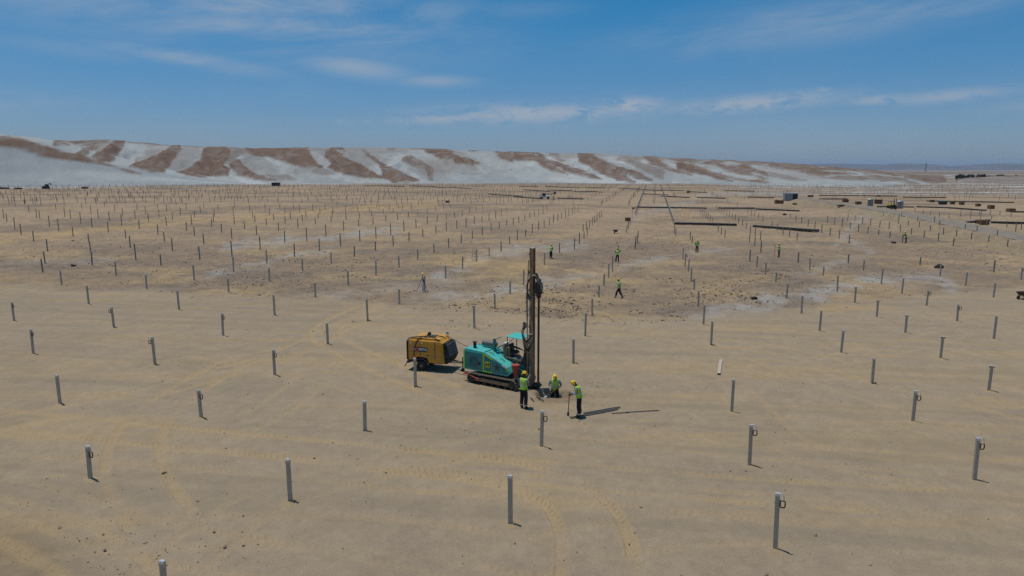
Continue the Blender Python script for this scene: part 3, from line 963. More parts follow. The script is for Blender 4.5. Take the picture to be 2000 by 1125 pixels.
# albedo: wind-blown pale sand with brown gravel on the spurs and the crest
HPX2, HPY2 = project(HX, HY, HZ)
BROWN = [  # outlines of the gravel patches on the ridge: origin column, origin row, strength, outline (4x)
    (0, 265, 1.0, [(0, 20), (150, 30), (300, 70), (420, 110), (600, 145), (720, 185), (900, 240), (1100, 300), (1000, 285), (800, 225), (600, 205), (400, 180), (250, 135), (100, 95), (0, 80)]),
    (0, 265, .8, [(430, 50), (860, 40), (900, 50), (800, 66), (700, 84), (620, 150), (595, 140), (680, 84), (560, 78), (420, 75)]),
    (0, 265, .95, [(710, 172), (780, 125), (850, 75), (930, 45), (985, 60), (940, 130), (890, 190), (850, 212)]),
    (0, 265, .8, [(600, 145), (660, 100), (720, 75), (800, 75), (740, 105), (670, 155)]),
    (0, 265, 1, [(1005, 243), (1100, 205), (1230, 150), (1330, 105), (1420, 85), (1400, 130), (1350, 190), (1320, 250), (1280, 285), (1150, 275)]),
    (0, 265, .75, [(980, 45), (1100, 56), (1400, 78), (1900, 80), (2000, 82), (2000, 112), (1700, 108), (1400, 104), (1200, 92), (1000, 72)]),
    (0, 265, 1, [(1380, 292), (1480, 255), (1560, 190), (1590, 120), (1650, 100), (1760, 110), (1800, 130), (1770, 190), (1740, 230), (1800, 270), (1780, 310), (1600, 320), (1450, 305)]),
    (0, 265, .95, [(1790, 230), (1850, 180), (1880, 200), (1900, 240), (1960, 280), (2000, 300), (2000, 335), (1900, 320), (1820, 270)]),
    (0, 265, .6, [(1650, 110), (1850, 110), (1920, 130), (1780, 225), (1750, 190)]),
    (500, 265, 1, [(-80, 85), (150, 72), (360, 72), (420, 130), (460, 190), (520, 250), (430, 250), (330, 235), (230, 210), (110, 170), (0, 155), (-80, 130)]),
    (500, 265, .5, [(430, 250), (520, 255), (620, 300), (520, 310), (440, 290)]),
    (500, 265, 1, [(540, 130), (600, 120), (660, 150), (750, 200), (850, 250), (920, 290), (980, 330), (880, 335), (760, 310), (640, 290), (560, 250), (600, 220), (540, 180)]),
    (500, 265, .9, [(360, 72), (560, 68), (640, 92), (690, 135), (560, 104), (420, 98)]),
    (500, 265, .95, [(830, 125), (880, 140), (960, 200), (1040, 245), (1150, 290), (1240, 330), (1280, 360), (1080, 360), (1000, 330), (980, 260), (940, 210), (880, 170)]),
    (500, 265, .6, [(1010, 95), (1060, 92), (1110, 110), (1080, 125), (1030, 122)]),
    (500, 265, .7, [(1140, 165), (1200, 165), (1320, 220), (1390, 260), (1380, 350), (1340, 350), (1330, 280), (1220, 235), (1140, 200)]),
    (500, 265, .6, [(700, 64), (830, 62), (820, 100), (740, 95)]),
    (500, 265, .95, [(1060, 64), (1300, 70), (1420, 92), (1500, 130), (1640, 180), (1740, 215), (1690, 225), (1560, 215), (1540, 190), (1440, 180), (1370, 150), (1280, 125), (1150, 105)]),
    (500, 265, .85, [(1440, 75), (1700, 80), (2000, 90), (2000, 205), (1920, 185), (1860, 140), (1780, 120), (1700, 145), (1560, 110)]),
    (500, 265, .85, [(-60, 285), (0, 300), (60, 325), (150, 348), (-20, 345)]), (500, 265, .5, [(80, 300), (230, 305), (320, 345), (180, 350)]),
    (1000, 275, .9, [(0, 50), (100, 60), (190, 130), (260, 165), (400, 240), (440, 265), (330, 235), (220, 190), (200, 165), (120, 150), (0, 150)]),
    (1000, 275, .9, [(100, 80), (260, 140), (400, 185), (560, 240), (700, 300), (600, 290), (470, 260), (330, 200), (240, 160)]),
    (1000, 275, .8, [(100, 60), (400, 60), (700, 75), (1100, 88), (1100, 112), (900, 115), (640, 104), (520, 115), (360, 98)]),
    (1000, 275, .6, [(280, 90), (350, 100), (380, 150), (480, 190), (380, 165), (290, 125)]),
    (1000, 275, .9, [(510, 110), (620, 115), (700, 160), (800, 220), (900, 280), (960, 320), (820, 310), (700, 260), (600, 200), (520, 170)]),
    (1000, 275, .9, [(640, 130), (760, 175), (900, 220), (1020, 265), (1090, 310), (980, 295), (860, 245), (750, 200)]),
    (1000, 275, .6, [(830, 140), (900, 135), (1000, 170), (1100, 200), (1200, 240), (1180, 310), (1080, 260), (1000, 215), (900, 180)]),
    (1000, 275, .85, [(960, 110), (1110, 125), (1180, 180), (1280, 230), (1400, 265), (1270, 245), (1150, 205), (1050, 160)]),
    (1000, 275, .95, [(1280, 170), (1400, 175), (1500, 225), (1600, 270), (1720, 315), (1600, 300), (1500, 270), (1400, 250), (1290, 220)]),
    (1000, 275, .8, [(1100, 86), (1500, 118), (2000, 148), (2000, 188), (1700, 168), (1500, 152), (1400, 170), (1260, 150), (1220, 110)]),
    (1000, 275, .85, [(1540, 160), (1650, 185), (1760, 210), (1880, 260), (2000, 300), (1900, 285), (1780, 260), (1650, 225)]),
    (1000, 275, .85, [(1700, 190), (1850, 200), (2000, 250), (2000, 280), (1850, 240)]), (1000, 275, .75, [(1400, 180), (1560, 250), (1760, 290), (2000, 330), (1780, 315), (1560, 270)]),
    (1500, 300, .85, [(0, 50), (160, 66), (300, 110), (500, 150), (700, 160), (500, 170), (430, 190), (280, 155), (120, 120), (0, 92)]),
    (1500, 300, 1, [(160, 56), (360, 60), (700, 100), (850, 120), (1100, 145), (1250, 160), (1250, 192), (1000, 172), (750, 148), (500, 118), (300, 92)]),
    (1500, 300, .75, [(420, 190), (600, 175), (850, 175), (1050, 195), (1200, 245), (1000, 215), (800, 208), (600, 204)]),
    (1500, 300, .85, [(1050, 155), (1300, 170), (1440, 235), (1320, 245), (1200, 215), (1060, 195)]), (1500, 300, .55, [(0, 140), (150, 170), (300, 210), (150, 205), (0, 178)])]


def outline_mask(ox, oy, pts, qx, qy, soft, shift):
    pts = [(ox + a / 4.0, oy + b / 4.0) for a, b in pts]
    pts = pts + [pts[0]]
    box = [min(p[0] for p in pts) - 8, max(p[0] for p in pts) + 8, min(p[1] for p in pts) - 8, max(p[1] for p in pts) + 8]
    sel = (qx > box[0]) & (qx < box[1]) & (qy > box[2]) & (qy < box[3])
    out = np.zeros_like(qx)
    x_, y_ = qx[sel], qy[sel]
    ins = np.zeros(x_.shape, bool)
    for (ax, ay), (bx, by) in zip(pts[:-1], pts[1:]):
        if ay == by:
            continue
        c_ = ((ay > y_) != (by > y_)) & (x_ < (bx - ax) * (y_ - ay) / (by - ay) + ax)
        ins ^= c_
    d = polydist(x_, y_, pts)
    sd = np.where(ins, d, -d) + shift[sel]
    out[sel] = sstep(-soft, soft, sd)
    return out


grain = fbm(HX / 5, HY / 9, 80, 4)
edge_n = fbm(HX / 9, HY / 16, 76, 5, 0.62) - 0.5
QY = HPY2 + 5.0 * np.maximum(sstep(0.72, 0.98, tt) * (~near_spur), 0.7 * sstep(0.7, 1.0, ts) * near_spur)
bm_ = np.zeros_like(HX)
for (ox, oy, k_, pts) in BROWN:
    bm_ = np.maximum(bm_, k_ * outline_mask(ox, oy, pts, HPX2, QY, 2.0, edge_n * 9.0 + 0.9))
HZ = HZ + bm_ * 0.7 * (HZ > 2)
streak = sstep(0.52, 0.72, fbm(ph * 2.7 + 0.6 * edge_n, tt * 1.1, 86, 4)) * sstep(0.15, 0.5, tt) * (~near_spur)
outside = 1 - sstep(-60, 0, HPX2) * (1 - sstep(2000, 2060, HPX2))
bm_ = np.maximum(bm_, np.maximum(streak * 0.30, outside * sstep(0.5, 0.6, fbm(ph, tt, 87, 3)) * 0.8))
rise = sstep(1850, 1890, HPX)
bm_ = np.maximum(bm_, rise * 0.6)
bm_ = np.maximum(bm_, 0.85 * sstep(900, 1500, HPX) * sstep(0.62, 0.92, tt + edge_n * 0.8) * (~near_spur))
bm_ = np.clip(bm_ * (0.50 + 0.95 * grain), 0, 1)
HC = np.broadcast_to(srgb(162, 165, 161), HX.shape + (3,)).copy()
HC = lerp(HC, srgb(152, 148, 140), 0.5 * sstep(0.38, 0.7, fbm(HX / 30, HY / 60, 83, 5, 0.6)))
HC = lerp(HC, srgb(186, 188, 184), 0.6 * sstep(0.55, 0.7, fbm(ph * 3, tt * 1.5, 84, 3)))
HC = lerp(HC, srgb(146, 149, 147), 0.8 * sstep(0.5, 0.68, fbm(ph * 1.8 + edge_n, tt * 2.4, 88, 4, 0.6)))
HS = lerp(np.broadcast_to(srgb(166, 169, 165), HX.shape + (3,)), srgb(146, 150, 151), 0.7 * sstep(0.45, 0.65, fbm(HX / 90 + HR / 60, HR / 14, 89, 4)))
HC = np.where(near_spur[..., None], HS, HC)
HC = HC * (1 + 0.25 * (grain - 0.5))[..., None]
HC = lerp(HC, srgb(118, 96, 79), bm_)
HC = lerp(HC, srgb(96, 78, 68), 0.5 * bm_ * sstep(0.5, 0.75, fbm(HX / 9, HY / 9, 85, 3)))
HILL_M = attr_material('dune_hill', 0.0, 0.6, 0.06)
hills = grid_mesh('hills', HX, HY, HZ, HC, HILL_M)
tag(hills, 'long pale dune ridge streaked with brown gravel', None, kind='structure')

# far plateau on the horizon
m = MB()
fa = np.radians(np.arange(-60, 61, 1.0))
for i in range(len(fa) - 1):
    def ring(a):
        n = float(fbm(np.array(a * 14.0), np.array(0.5), 91, 4))
        r0, r1, hgt = 11000, 12500, 30 + 130 * n
        return [(r0 * math.sin(a), r0 * math.cos(a), -2), (r1 * math.sin(a), r1 * math.cos(a), hgt), ((r1 + 3000) * math.sin(a), (r1 + 3000) * math.cos(a), hgt), ((r1 + 4000) * math.sin(a), (r1 + 4000) * math.cos(a), -2)]
    A, B = ring(fa[i]), ring(fa[i + 1])
    m.add(A + B, [(k, k + 1, k + 5, k + 4) for k in range(3)])
tag(m.build('distant_plateau', mat('plateau_earth', (0.13, 0.115, 0.10), 0.95, 0, 0.3, 0.002), None, True), 'flat plateau far away on the horizon', kind='structure')

# road sheet on top of the bank
m = MB()
rp = curve_pts(ROAD, 12)
for i in range(len(rp) - 1):
    def sec(k):
        d = rp[min(k + 1, len(rp) - 1)] - rp[max(k - 1, 0)]
        d = d / np.hypot(*d)
        nn = np.array([-d[1], d[0]])
        out = []
        for s in (-2.7, -1.3, 0.0, 1.3, 2.7):
            q = rp[k] + nn * s
            out.append((q[0], q[1], float(terr(*q)) + 0.03 + (0.03 if abs(s) in (0, 2.7) else 0)))
        return out
    A, B = sec(i), sec(i + 1)
    m.add(A + B, [(k, k + 1, k + 6, k + 5) for k in range(4)])
tag(m.build('road', mat('gravel_road', (0.225, 0.185, 0.14), 0.95, 0, 0.22, 0.8, 0.3), None, True), 'raised grey gravel access road', kind='structure')

# ------------------------------------------------------------------ steel piles
ROW_AZ = math.atan((1276 - 1000) / F)
PZ = -ROW_AZ


def c_post(w=0.135, d=0.085, t=0.012, h=1.0):
    """lipped C section, web towards the viewer, 1 m tall and scaled per pile"""
    l = 0.022
    prof = [(-w / 2, 0), (w / 2, 0), (w / 2, d), (w / 2 - l, d), (w / 2 - l, d - t), (w / 2 - t, d - t), (w / 2 - t, t), (-w / 2 + t, t), (-w / 2 + t, d - t), (-w / 2 + l, d - t), (-w / 2 + l, d), (-w / 2, d)]
    n = len(prof)
    vs = [(x, y, -0.06) for x, y in prof] + [(x, y, h) for x, y in prof]
    fs = [(i, (i + 1) % n, n + (i + 1) % n, n + i) for i in range(n)] + [tuple(range(n, 2 * n))]
    return MB().add(vs, fs)


def mesh_of(mb, name, mats, smooth=False):
    o = mb.build(name, mats, None, smooth)
    me = o.data
    bpy.data.objects.remove(o)
    return me


POST = mesh_of(c_post(), 'post', ZINC)
POST_FAR = mesh_of(c_post(0.13, 0.09), 'post', FAR_STEEL)
gleam_cap = MB()
gleam_cap.box((0, 0.0425, 0.004), (0.143, 0.093, 0.012))
gleam_cap.box((0, -0.004, -0.035), (0.137, 0.006, 0.06))
GLEAM_CAP = mesh_of(gleam_cap, 'gleam_cap', ZINC_BRIGHT)  # bright plates paint the gleam of the cut pile ends
hd = MB()
hd.box((0, 0.04, 0.006), (0.34, 0.14, 0.016))
hd.box((-0.10, 0.04, -0.05), (0.012, 0.10, 0.10))
hd.box((0.10, 0.04, -0.05), (0.012, 0.10, 0.10))
hd.add([(-0.16, -0.02, 0), (-0.08, -0.02, 0), (-0.08, -0.02, -0.09)], [(0, 1, 2)])
hd.add([(0.16, -0.02, 0), (0.08, -0.02, -0.09), (0.08, -0.02, 0)], [(0, 1, 2)])
HEADPLATE = mesh_of(hd, 'head_plate', ZINC)
st = MB()
st.tube(curve_pts([(0.02, -0.02, 0.02), (0.10, -0.03, 0.03), (0.17, -0.02, -0.05), (0.18, -0.015, -0.14), (0.13, -0.01, -0.20)], 6), 0.012, 6)
STRAPM = mesh_of(st, 'strap', STRAP, True)
br = MB()
ringp = [(0.09, 0, -0.20), (0.20, 0, -0.20), (0.215, 0, -0.24), (0.215, 0, -0.36), (0.19, 0, -0.41), (0.09, 0, -0.41), (0.078, 0, -0.36), (0.078, 0, -0.25), (0.09, 0, -0.20)]
br.tube(ringp, 0.021, 6)
BRACKET = mesh_of(br, 'ring_bracket', RUST, True)
ft = MB()
ft.box((0.10, 0.02, 0.03), (0.20, 0.16, 0.05), bevel=0.01)
ft.box((0.16, -0.02, 0.08), (0.06, 0.06, 0.09), bevel=0.01)
ft.box((0.02, -0.035, 0.05), (0.14, 0.03, 0.12))
CLAMP = mesh_of(ft, 'base_clamp', GREY)

PILE_TXT = {
    'p': ('bare steel pile with a plain head standing on smooth graded sand', 'plain piles on the graded sand'),
    'r': ('bare steel pile with a plain head standing on rough cloddy ground', 'plain piles on the rough ground'),
    'x': ('thin bare steel pile standing beyond the raised gravel road', 'plain piles beyond the road'),
    's': ('galvanised steel pile with a white strap and a brown ring at its head', 'piles carrying a ring bracket'),
    't': ('galvanised steel pile with a wide flat plate on its head', 'piles with a head plate'),
    'b': ('galvanised steel pile with a loose clamp at its foot', 'piles with a clamp at the foot'),
}
# rank by size in the photo: the 300 that show largest become single things
single, rest = piles[:300], piles[300:]
FAR += [(q[1], q[2], q[3], q[4]) for q in rest]
for (d, x, y, z, h, k, px, yb) in single:
    key = k
    if k == 'p':
        ed = float(np.interp(px, EDGE_X, EDGE_Y))
        rdx = np.interp(px, [1560, 1640, 1720, 1800, 1900, 2000], [386, 398, 410, 425, 445, 465])
        key = 'p' if yb > ed else ('x' if px > 1640 and yb < rdx else 'r')
    lab, grp = PILE_TXT[key]
    t = thing('steel_pile', lab, 'pile', (x, y, z - 0.02), PZ + random.uniform(-0.22, 0.22), grp)
    t.rotation_euler.x = random.uniform(-0.022, 0.022)
    t.rotation_euler.y = random.uniform(-0.022, 0.022)
    h += 0.02
    p = link('post', POST if d < 90 else POST_FAR, t)
    p.scale = (1, 1, h)
    if k == 't':
        o = link('head_plate', HEADPLATE, t)
        o.location.z = h
    elif d < 110:
        o = link('gleam_cap', GLEAM_CAP, t)
        o.location.z = h
    if k == 's':
        sgn = 1 if px > 500 else (1 if random.random() < 0.5 else -1)
        o = link('strap', STRAPM, t)
        o.location.z = h
        o.scale.x = sgn
        o = link('ring_bracket', BRACKET, t)
        o.location.z = h
        o.scale.x = sgn
    if k == 'b':
        link('base_clamp', CLAMP, t)

# the far rows, too many to count: one mesh
ca, sa = math.cos(ROW_AZ), math.sin(ROW_AZ)
for i in range(-70, 60):
    for j in range(0, 62):
        u = i * 8.2 + random.uniform(-0.5, 0.5)
        v = 205 + j * 5.6 + (i % 3) * 1.7 + random.uniform(-0.9, 0.9)
        x, y = u * ca + v * sa, -u * sa + v * ca
        if y < 50:
            continue
        px, py = [float(q) for q in project(np.array(x), np.array(y), np.array(0.0))]
        if px < -150 or px > 2150 or py < 362:
            continue
        lim = 404 if px > 400 else 398
        if py > (lim if px < 1450 else 392) or (px > 1480 and random.random() < 0.45) or random.random() < (0.40 if px < 700 else 0.22):
            continue
        if 1250 < px < 1460 and random.random() < 0.55:
            continue
        if polydist(np.array(x), np.array(y), ROAD) < 6:
            continue
        FAR.append((x, y, float(terr(x, y)), random.uniform(1.3, 1.9)))
m = MB()
for (x, y, z, h) in FAR:
    m.prism([(-0.05, -0.05), (0.05, -0.05), (0.05, h), (-0.05, h)], -0.05, 0.05, 0, T(x, y, z) @ rotz(PZ))
tag(m.build('distant_steel_piles', FAR_STEEL), 'far rows of thin steel piles filling the plain up to the hills', 'piles', kind='stuff')

# ------------------------------------------------------------------ long stacks of dark sections across the rows


def long_stack(x0, y0, x1, y1, th, idx):
    a = P(x0, y0 + th)
    b = P(x1, y1 + th)
    L = math.hypot(b[0] - a[0], b[1] - a[1])
    yaw = math.atan2(b[1] - a[1], b[0] - a[0])
    D = math.hypot((a[0] + b[0]) / 2, (a[1] + b[1]) / 2)
    h = max(0.40, min(0.62, 0.85 * th / F * D))
    return a, b, L, yaw, h


STACKS = [((1317, 433, 1439, 436, 6), 'long dark stack of steel sections nearest the brown crate row, alone between two pile rows'),
          ((1469, 438, 1595, 448, 6), 'long dark stack of steel sections lying askew with its right end lower'),
          ((1241, 403, 1380, 404.5, 3.2), 'extra long blue-black stack of steel sections crossing two railed pile rows')]
OTHERS = [(1403, 404.5, 1475, 405, 3), (1475, 406.5, 1559, 410, 3), (1252, 378, 1303, 379.4, 1.8), (1290, 381.6, 1344, 385, 1.8), (1360, 384.5, 1415, 386.5, 2),
          (1460, 383.6, 1511, 385, 2), (1413, 371.5, 1473, 372.6, 1.6), (1208, 367, 1247, 369, 1.4), (1250, 369.4, 1290, 371.4, 1.4), (1290, 370.6, 1334, 372, 1.4),
          (1344, 373.6, 1378.6, 375, 1.5), (954, 378, 1017, 382, 2), (1002, 383, 1054, 386.6, 2.2), (1088, 385.6, 1137, 387.4, 2.2), (800, 362, 845, 363.4, 1.4),
          (843, 364, 868, 366, 1.4), (872, 364.6, 918, 367.6, 1.4), (1023, 369.4, 1072, 373, 1.6), (1068, 370, 1116, 371.6, 1.6), (1014, 363.4, 1052, 363.2, 1.3),
          (1064, 363.4, 1134, 365.6, 1.4), (1121, 373.6, 1168, 373.4, 1.5), (1142, 366, 1182, 366.6, 1.4), (712, 362, 790, 363.4, 1.4),
          (1600, 380.6, 1680, 381.4, 1.7), (1682, 381.4, 1753, 382.4, 1.7), (1764, 384.4, 1849, 385, 1.8), (1600, 388, 1656, 388, 1.6), (1809, 391.6, 1895, 393, 2.2),
          (1896, 393, 1981, 394.4, 2.2), (1713, 402.5, 1786, 403, 2.6), (1789, 402.5, 1847, 404, 2.8), (1847, 404, 1921, 409, 3), (1976, 412, 2040, 414, 3),
          (1870, 431, 1935, 432, 4.5), (1937, 432, 2010, 434, 4.5)]
for n, st_ in enumerate([(a, l) for a, l in STACKS] + [(a, None) for a in OTHERS]):
    (x0, y0, x1, y1, thk), lab = st_
    a, b, L, yaw, h = long_stack(x0, y0, x1, y1, thk, n)
    right = x0 > 1590
    lab = lab or ('dark stack of steel sections lying beyond the gravel road' if right else 'dark far-off stack of steel sections lying across the pile rows')
    t = thing('section_stack', lab, 'steel stack', (a[0], a[1], (a[2] + b[2]) / 2 - 0.05), yaw, 'long dark stacks of sections')
    m = MB()
    lay = 4
    for q in range(lay):
        m.box((L / 2 + 0.03 * (q % 2), 0.5 + 0.02 * (q % 2), 0.1 + (q + 0.5) * (h - 0.1) / lay), (L - 0.05 * q, 1.0 - 0.03 * q, (h - 0.1) / lay - 0.015))
    m.build('section_bundle', BUNDLE, t)
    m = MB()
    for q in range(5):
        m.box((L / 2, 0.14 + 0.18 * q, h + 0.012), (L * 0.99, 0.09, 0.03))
    m.build('lit_top', BUNDLE_LIT, t)  # pale strips paint the lit upper face of the stack
    for q in range(3):
        MB().box((L * (0.12 + 0.38 * q), 0.5, 0.05), (0.12, 1.1, 0.14)).build('bearer', WOODB, t)

# rails carried on two pile rows that run away from the camera
for (pa, pb, lab) in (((1241, 421), (1262, 362), 'grey rail on close piles running up the row beside the brown crate'),
                      ((1316, 440), (1290, 362), 'grey rail on close piles running up the row behind the dark stack')):
    a, b = P(*pa), P(*pb)
    L = math.hypot(b[0] - a[0], b[1] - a[1])
    t = thing('rail_row', lab, 'rail', (a[0], a[1], 0), math.atan2(b[1] - a[1], b[0] - a[0]))
    MB().box((L / 2, 0, 1.45), (L, 0.06, 0.06)).build('rail', BLUEGREY, t)
    pm = mesh_of(MB().box((0, 0, 0.7), (0.09, 0.09, 1.5)), 'post', BLUEGREY)
    for k in range(int(L / 5.5) + 1):
        o = link('post', pm, t)
        wx = a[0] + (b[0] - a[0]) * (k * 5.5 / L)
        wy = a[1] + (b[1] - a[1]) * (k * 5.5 / L)
        o.location = (k * 5.5, 0, float(terr(wx, wy)) - 0.1)

# ------------------------------------------------------------------ clods and stones
ico = [(0, 0, 1), (0.894, 0, 0.447), (0.276, 0.851, 0.447), (-0.724, 0.526, 0.447), (-0.724, -0.526, 0.447), (0.276, -0.851, 0.447), (0.724, 0.526, -0.447), (-0.276, 0.851, -0.447), (-0.894, 0, -0.447), (-0.276, -0.851, -0.447), (0.724, -0.526, -0.447), (0, 0, -1)]
icf = [(0, 1, 2), (0, 2, 3), (0, 3, 4), (0, 4, 5), (0, 5, 1), (1, 6, 2), (2, 7, 3), (3, 8, 4), (4, 9, 5), (5, 10, 1), (6, 7, 2), (7, 8, 3), (8, 9, 4), (9, 10, 5), (10, 6, 1), (11, 7, 6), (11, 8, 7), (11, 9, 8), (11, 10, 9), (11, 6, 10)]
ICO = np.array(ico)


def stone_verts(sx, sy, sz, rough=0.3):
    v = ICO * (1 + RNG.uniform(-rough, rough, (12, 1)))
    a = RNG.uniform(0, 6.28)
    x, y = v[:, 0] * sx, v[:, 1] * sy
    return np.stack([x * math.cos(a) - y * math.sin(a), x * math.sin(a) + y * math.cos(a), v[:, 2] * sz], -1)


# clumps (photo column, row, spread x, spread y, count) where the broken ground lies
CL = [(900, 600, 130, 16, 420), (1180, 600, 150, 26, 900), (1300, 560, 120, 26, 500), (620, 535, 130, 26, 520), (560, 510, 90, 18, 220), (720, 520, 90, 18, 260), (1450, 570, 90, 20, 330), (1580, 540, 90, 14, 330),
      (480, 560, 70, 10, 120), (150, 490, 120, 16, 260), (380, 540, 90, 16, 160), (200, 480, 90, 10, 160), (1250, 475, 50, 10, 240), (1230, 490, 60, 14, 200), (1340, 480, 60, 10, 150), (1050, 590, 60, 16, 260), (960, 565, 60, 14, 140),
      (1690, 455, 50, 6, 160), (1530, 525, 80, 14, 150), (820, 505, 60, 12, 150), (1830, 520, 40, 12, 90), (1860, 490, 90, 14, 330), (1760, 470, 110, 10, 260), (1950, 500, 60, 10, 160), (1150, 480, 120, 20, 130), (880, 470, 150, 22, 120),
      (340, 470, 160, 26, 200), (1000, 690, 600, 60, 50), (1000, 880, 600, 140, 170), (1000, 760, 700, 90, 190), (1000, 555, 480, 34, 700), (380, 515, 330, 36, 420), (1620, 545, 260, 40, 360), (900, 450, 500, 30, 400), (200, 1060, 200, 60, 120), (1150, 770, 45, 16, 70), (920, 640, 40, 8, 60), (700, 430, 300, 20, 160), (1440, 420, 130, 10, 150), (1900, 600, 80, 40, 40)]
vs, fs = [], []
off = 0
for (cxp, cyp, sxp, syp, n) in CL:
    for _ in range(int(n * 2.3)):
        px, py = cxp + RNG.normal() * sxp, cyp + RNG.normal() * syp
        if not (-60 < px < 2060 and 370 < py < 1150):
            continue
        x, y = flat_hit(px, py, 0)
        edge_y = np.interp(px, EDGE_X, EDGE_Y)
        if py > edge_y + 6 and cyp < 640:
            continue
        z = float(terr(x, y))
        s = min(0.027 * math.exp(RNG.normal() * 0.6), 0.11)
        if py > 640:
            s = min(0.016 * math.exp(RNG.normal() * 0.5), 0.06)
        v = stone_verts(s * RNG.uniform(0.9, 1.7), s, s * RNG.uniform(0.45, 0.9))
        vs.append(v + np.array([x, y, z + s * 0.12]))
        fs.extend([(a + off, b + off, c + off) for a, b, c in icf])
        off += 12
m = MB()
m.v = [tuple(p) for p in np.concatenate(vs)]
m.f = fs
m.m = [0] * len(fs)
tag(m.build('earth_clods', CLOD), 'brown clods and stones strewn over the broken ground', 'clods', kind='stuff')

ROCKS = [(1472, 584, 0.26, 'black angular rock on the pale salt streak beside the wheel ruts'), (142, 519.5, 0.24, 'small black rock alone on grey ground behind three left-hand piles'),
         (142, 471.5, 0.2, 'tiny black rock on the yellow sand track'), (1833, 524, 0.42, 'dark heap of earth at the foot of a pile'), (1745, 476, 0.38, 'dark heap of earth beside the stooping worker at the far pile'),
         (1532, 420.5, 0.5, 'dark lump of debris lying between far stacks')]
for (px, py, s, lab) in ROCKS:
    x, y, z = P(px, py)
    m = MB()
    m.add([tuple(p) for p in stone_verts(s * 1.2, s, s * 0.8)], icf)
    m.add([tuple(p + np.array([s * 0.9, 0.1, -s * 0.2])) for p in stone_verts(s * 0.7, s * 0.6, s * 0.5)], icf)
    o = m.build('rock', ROCK)
    o.location = (x, y, z + s * 0.3)
    tag(o, lab, 'rock', 'dark rocks')

# ------------------------------------------------------------------ people


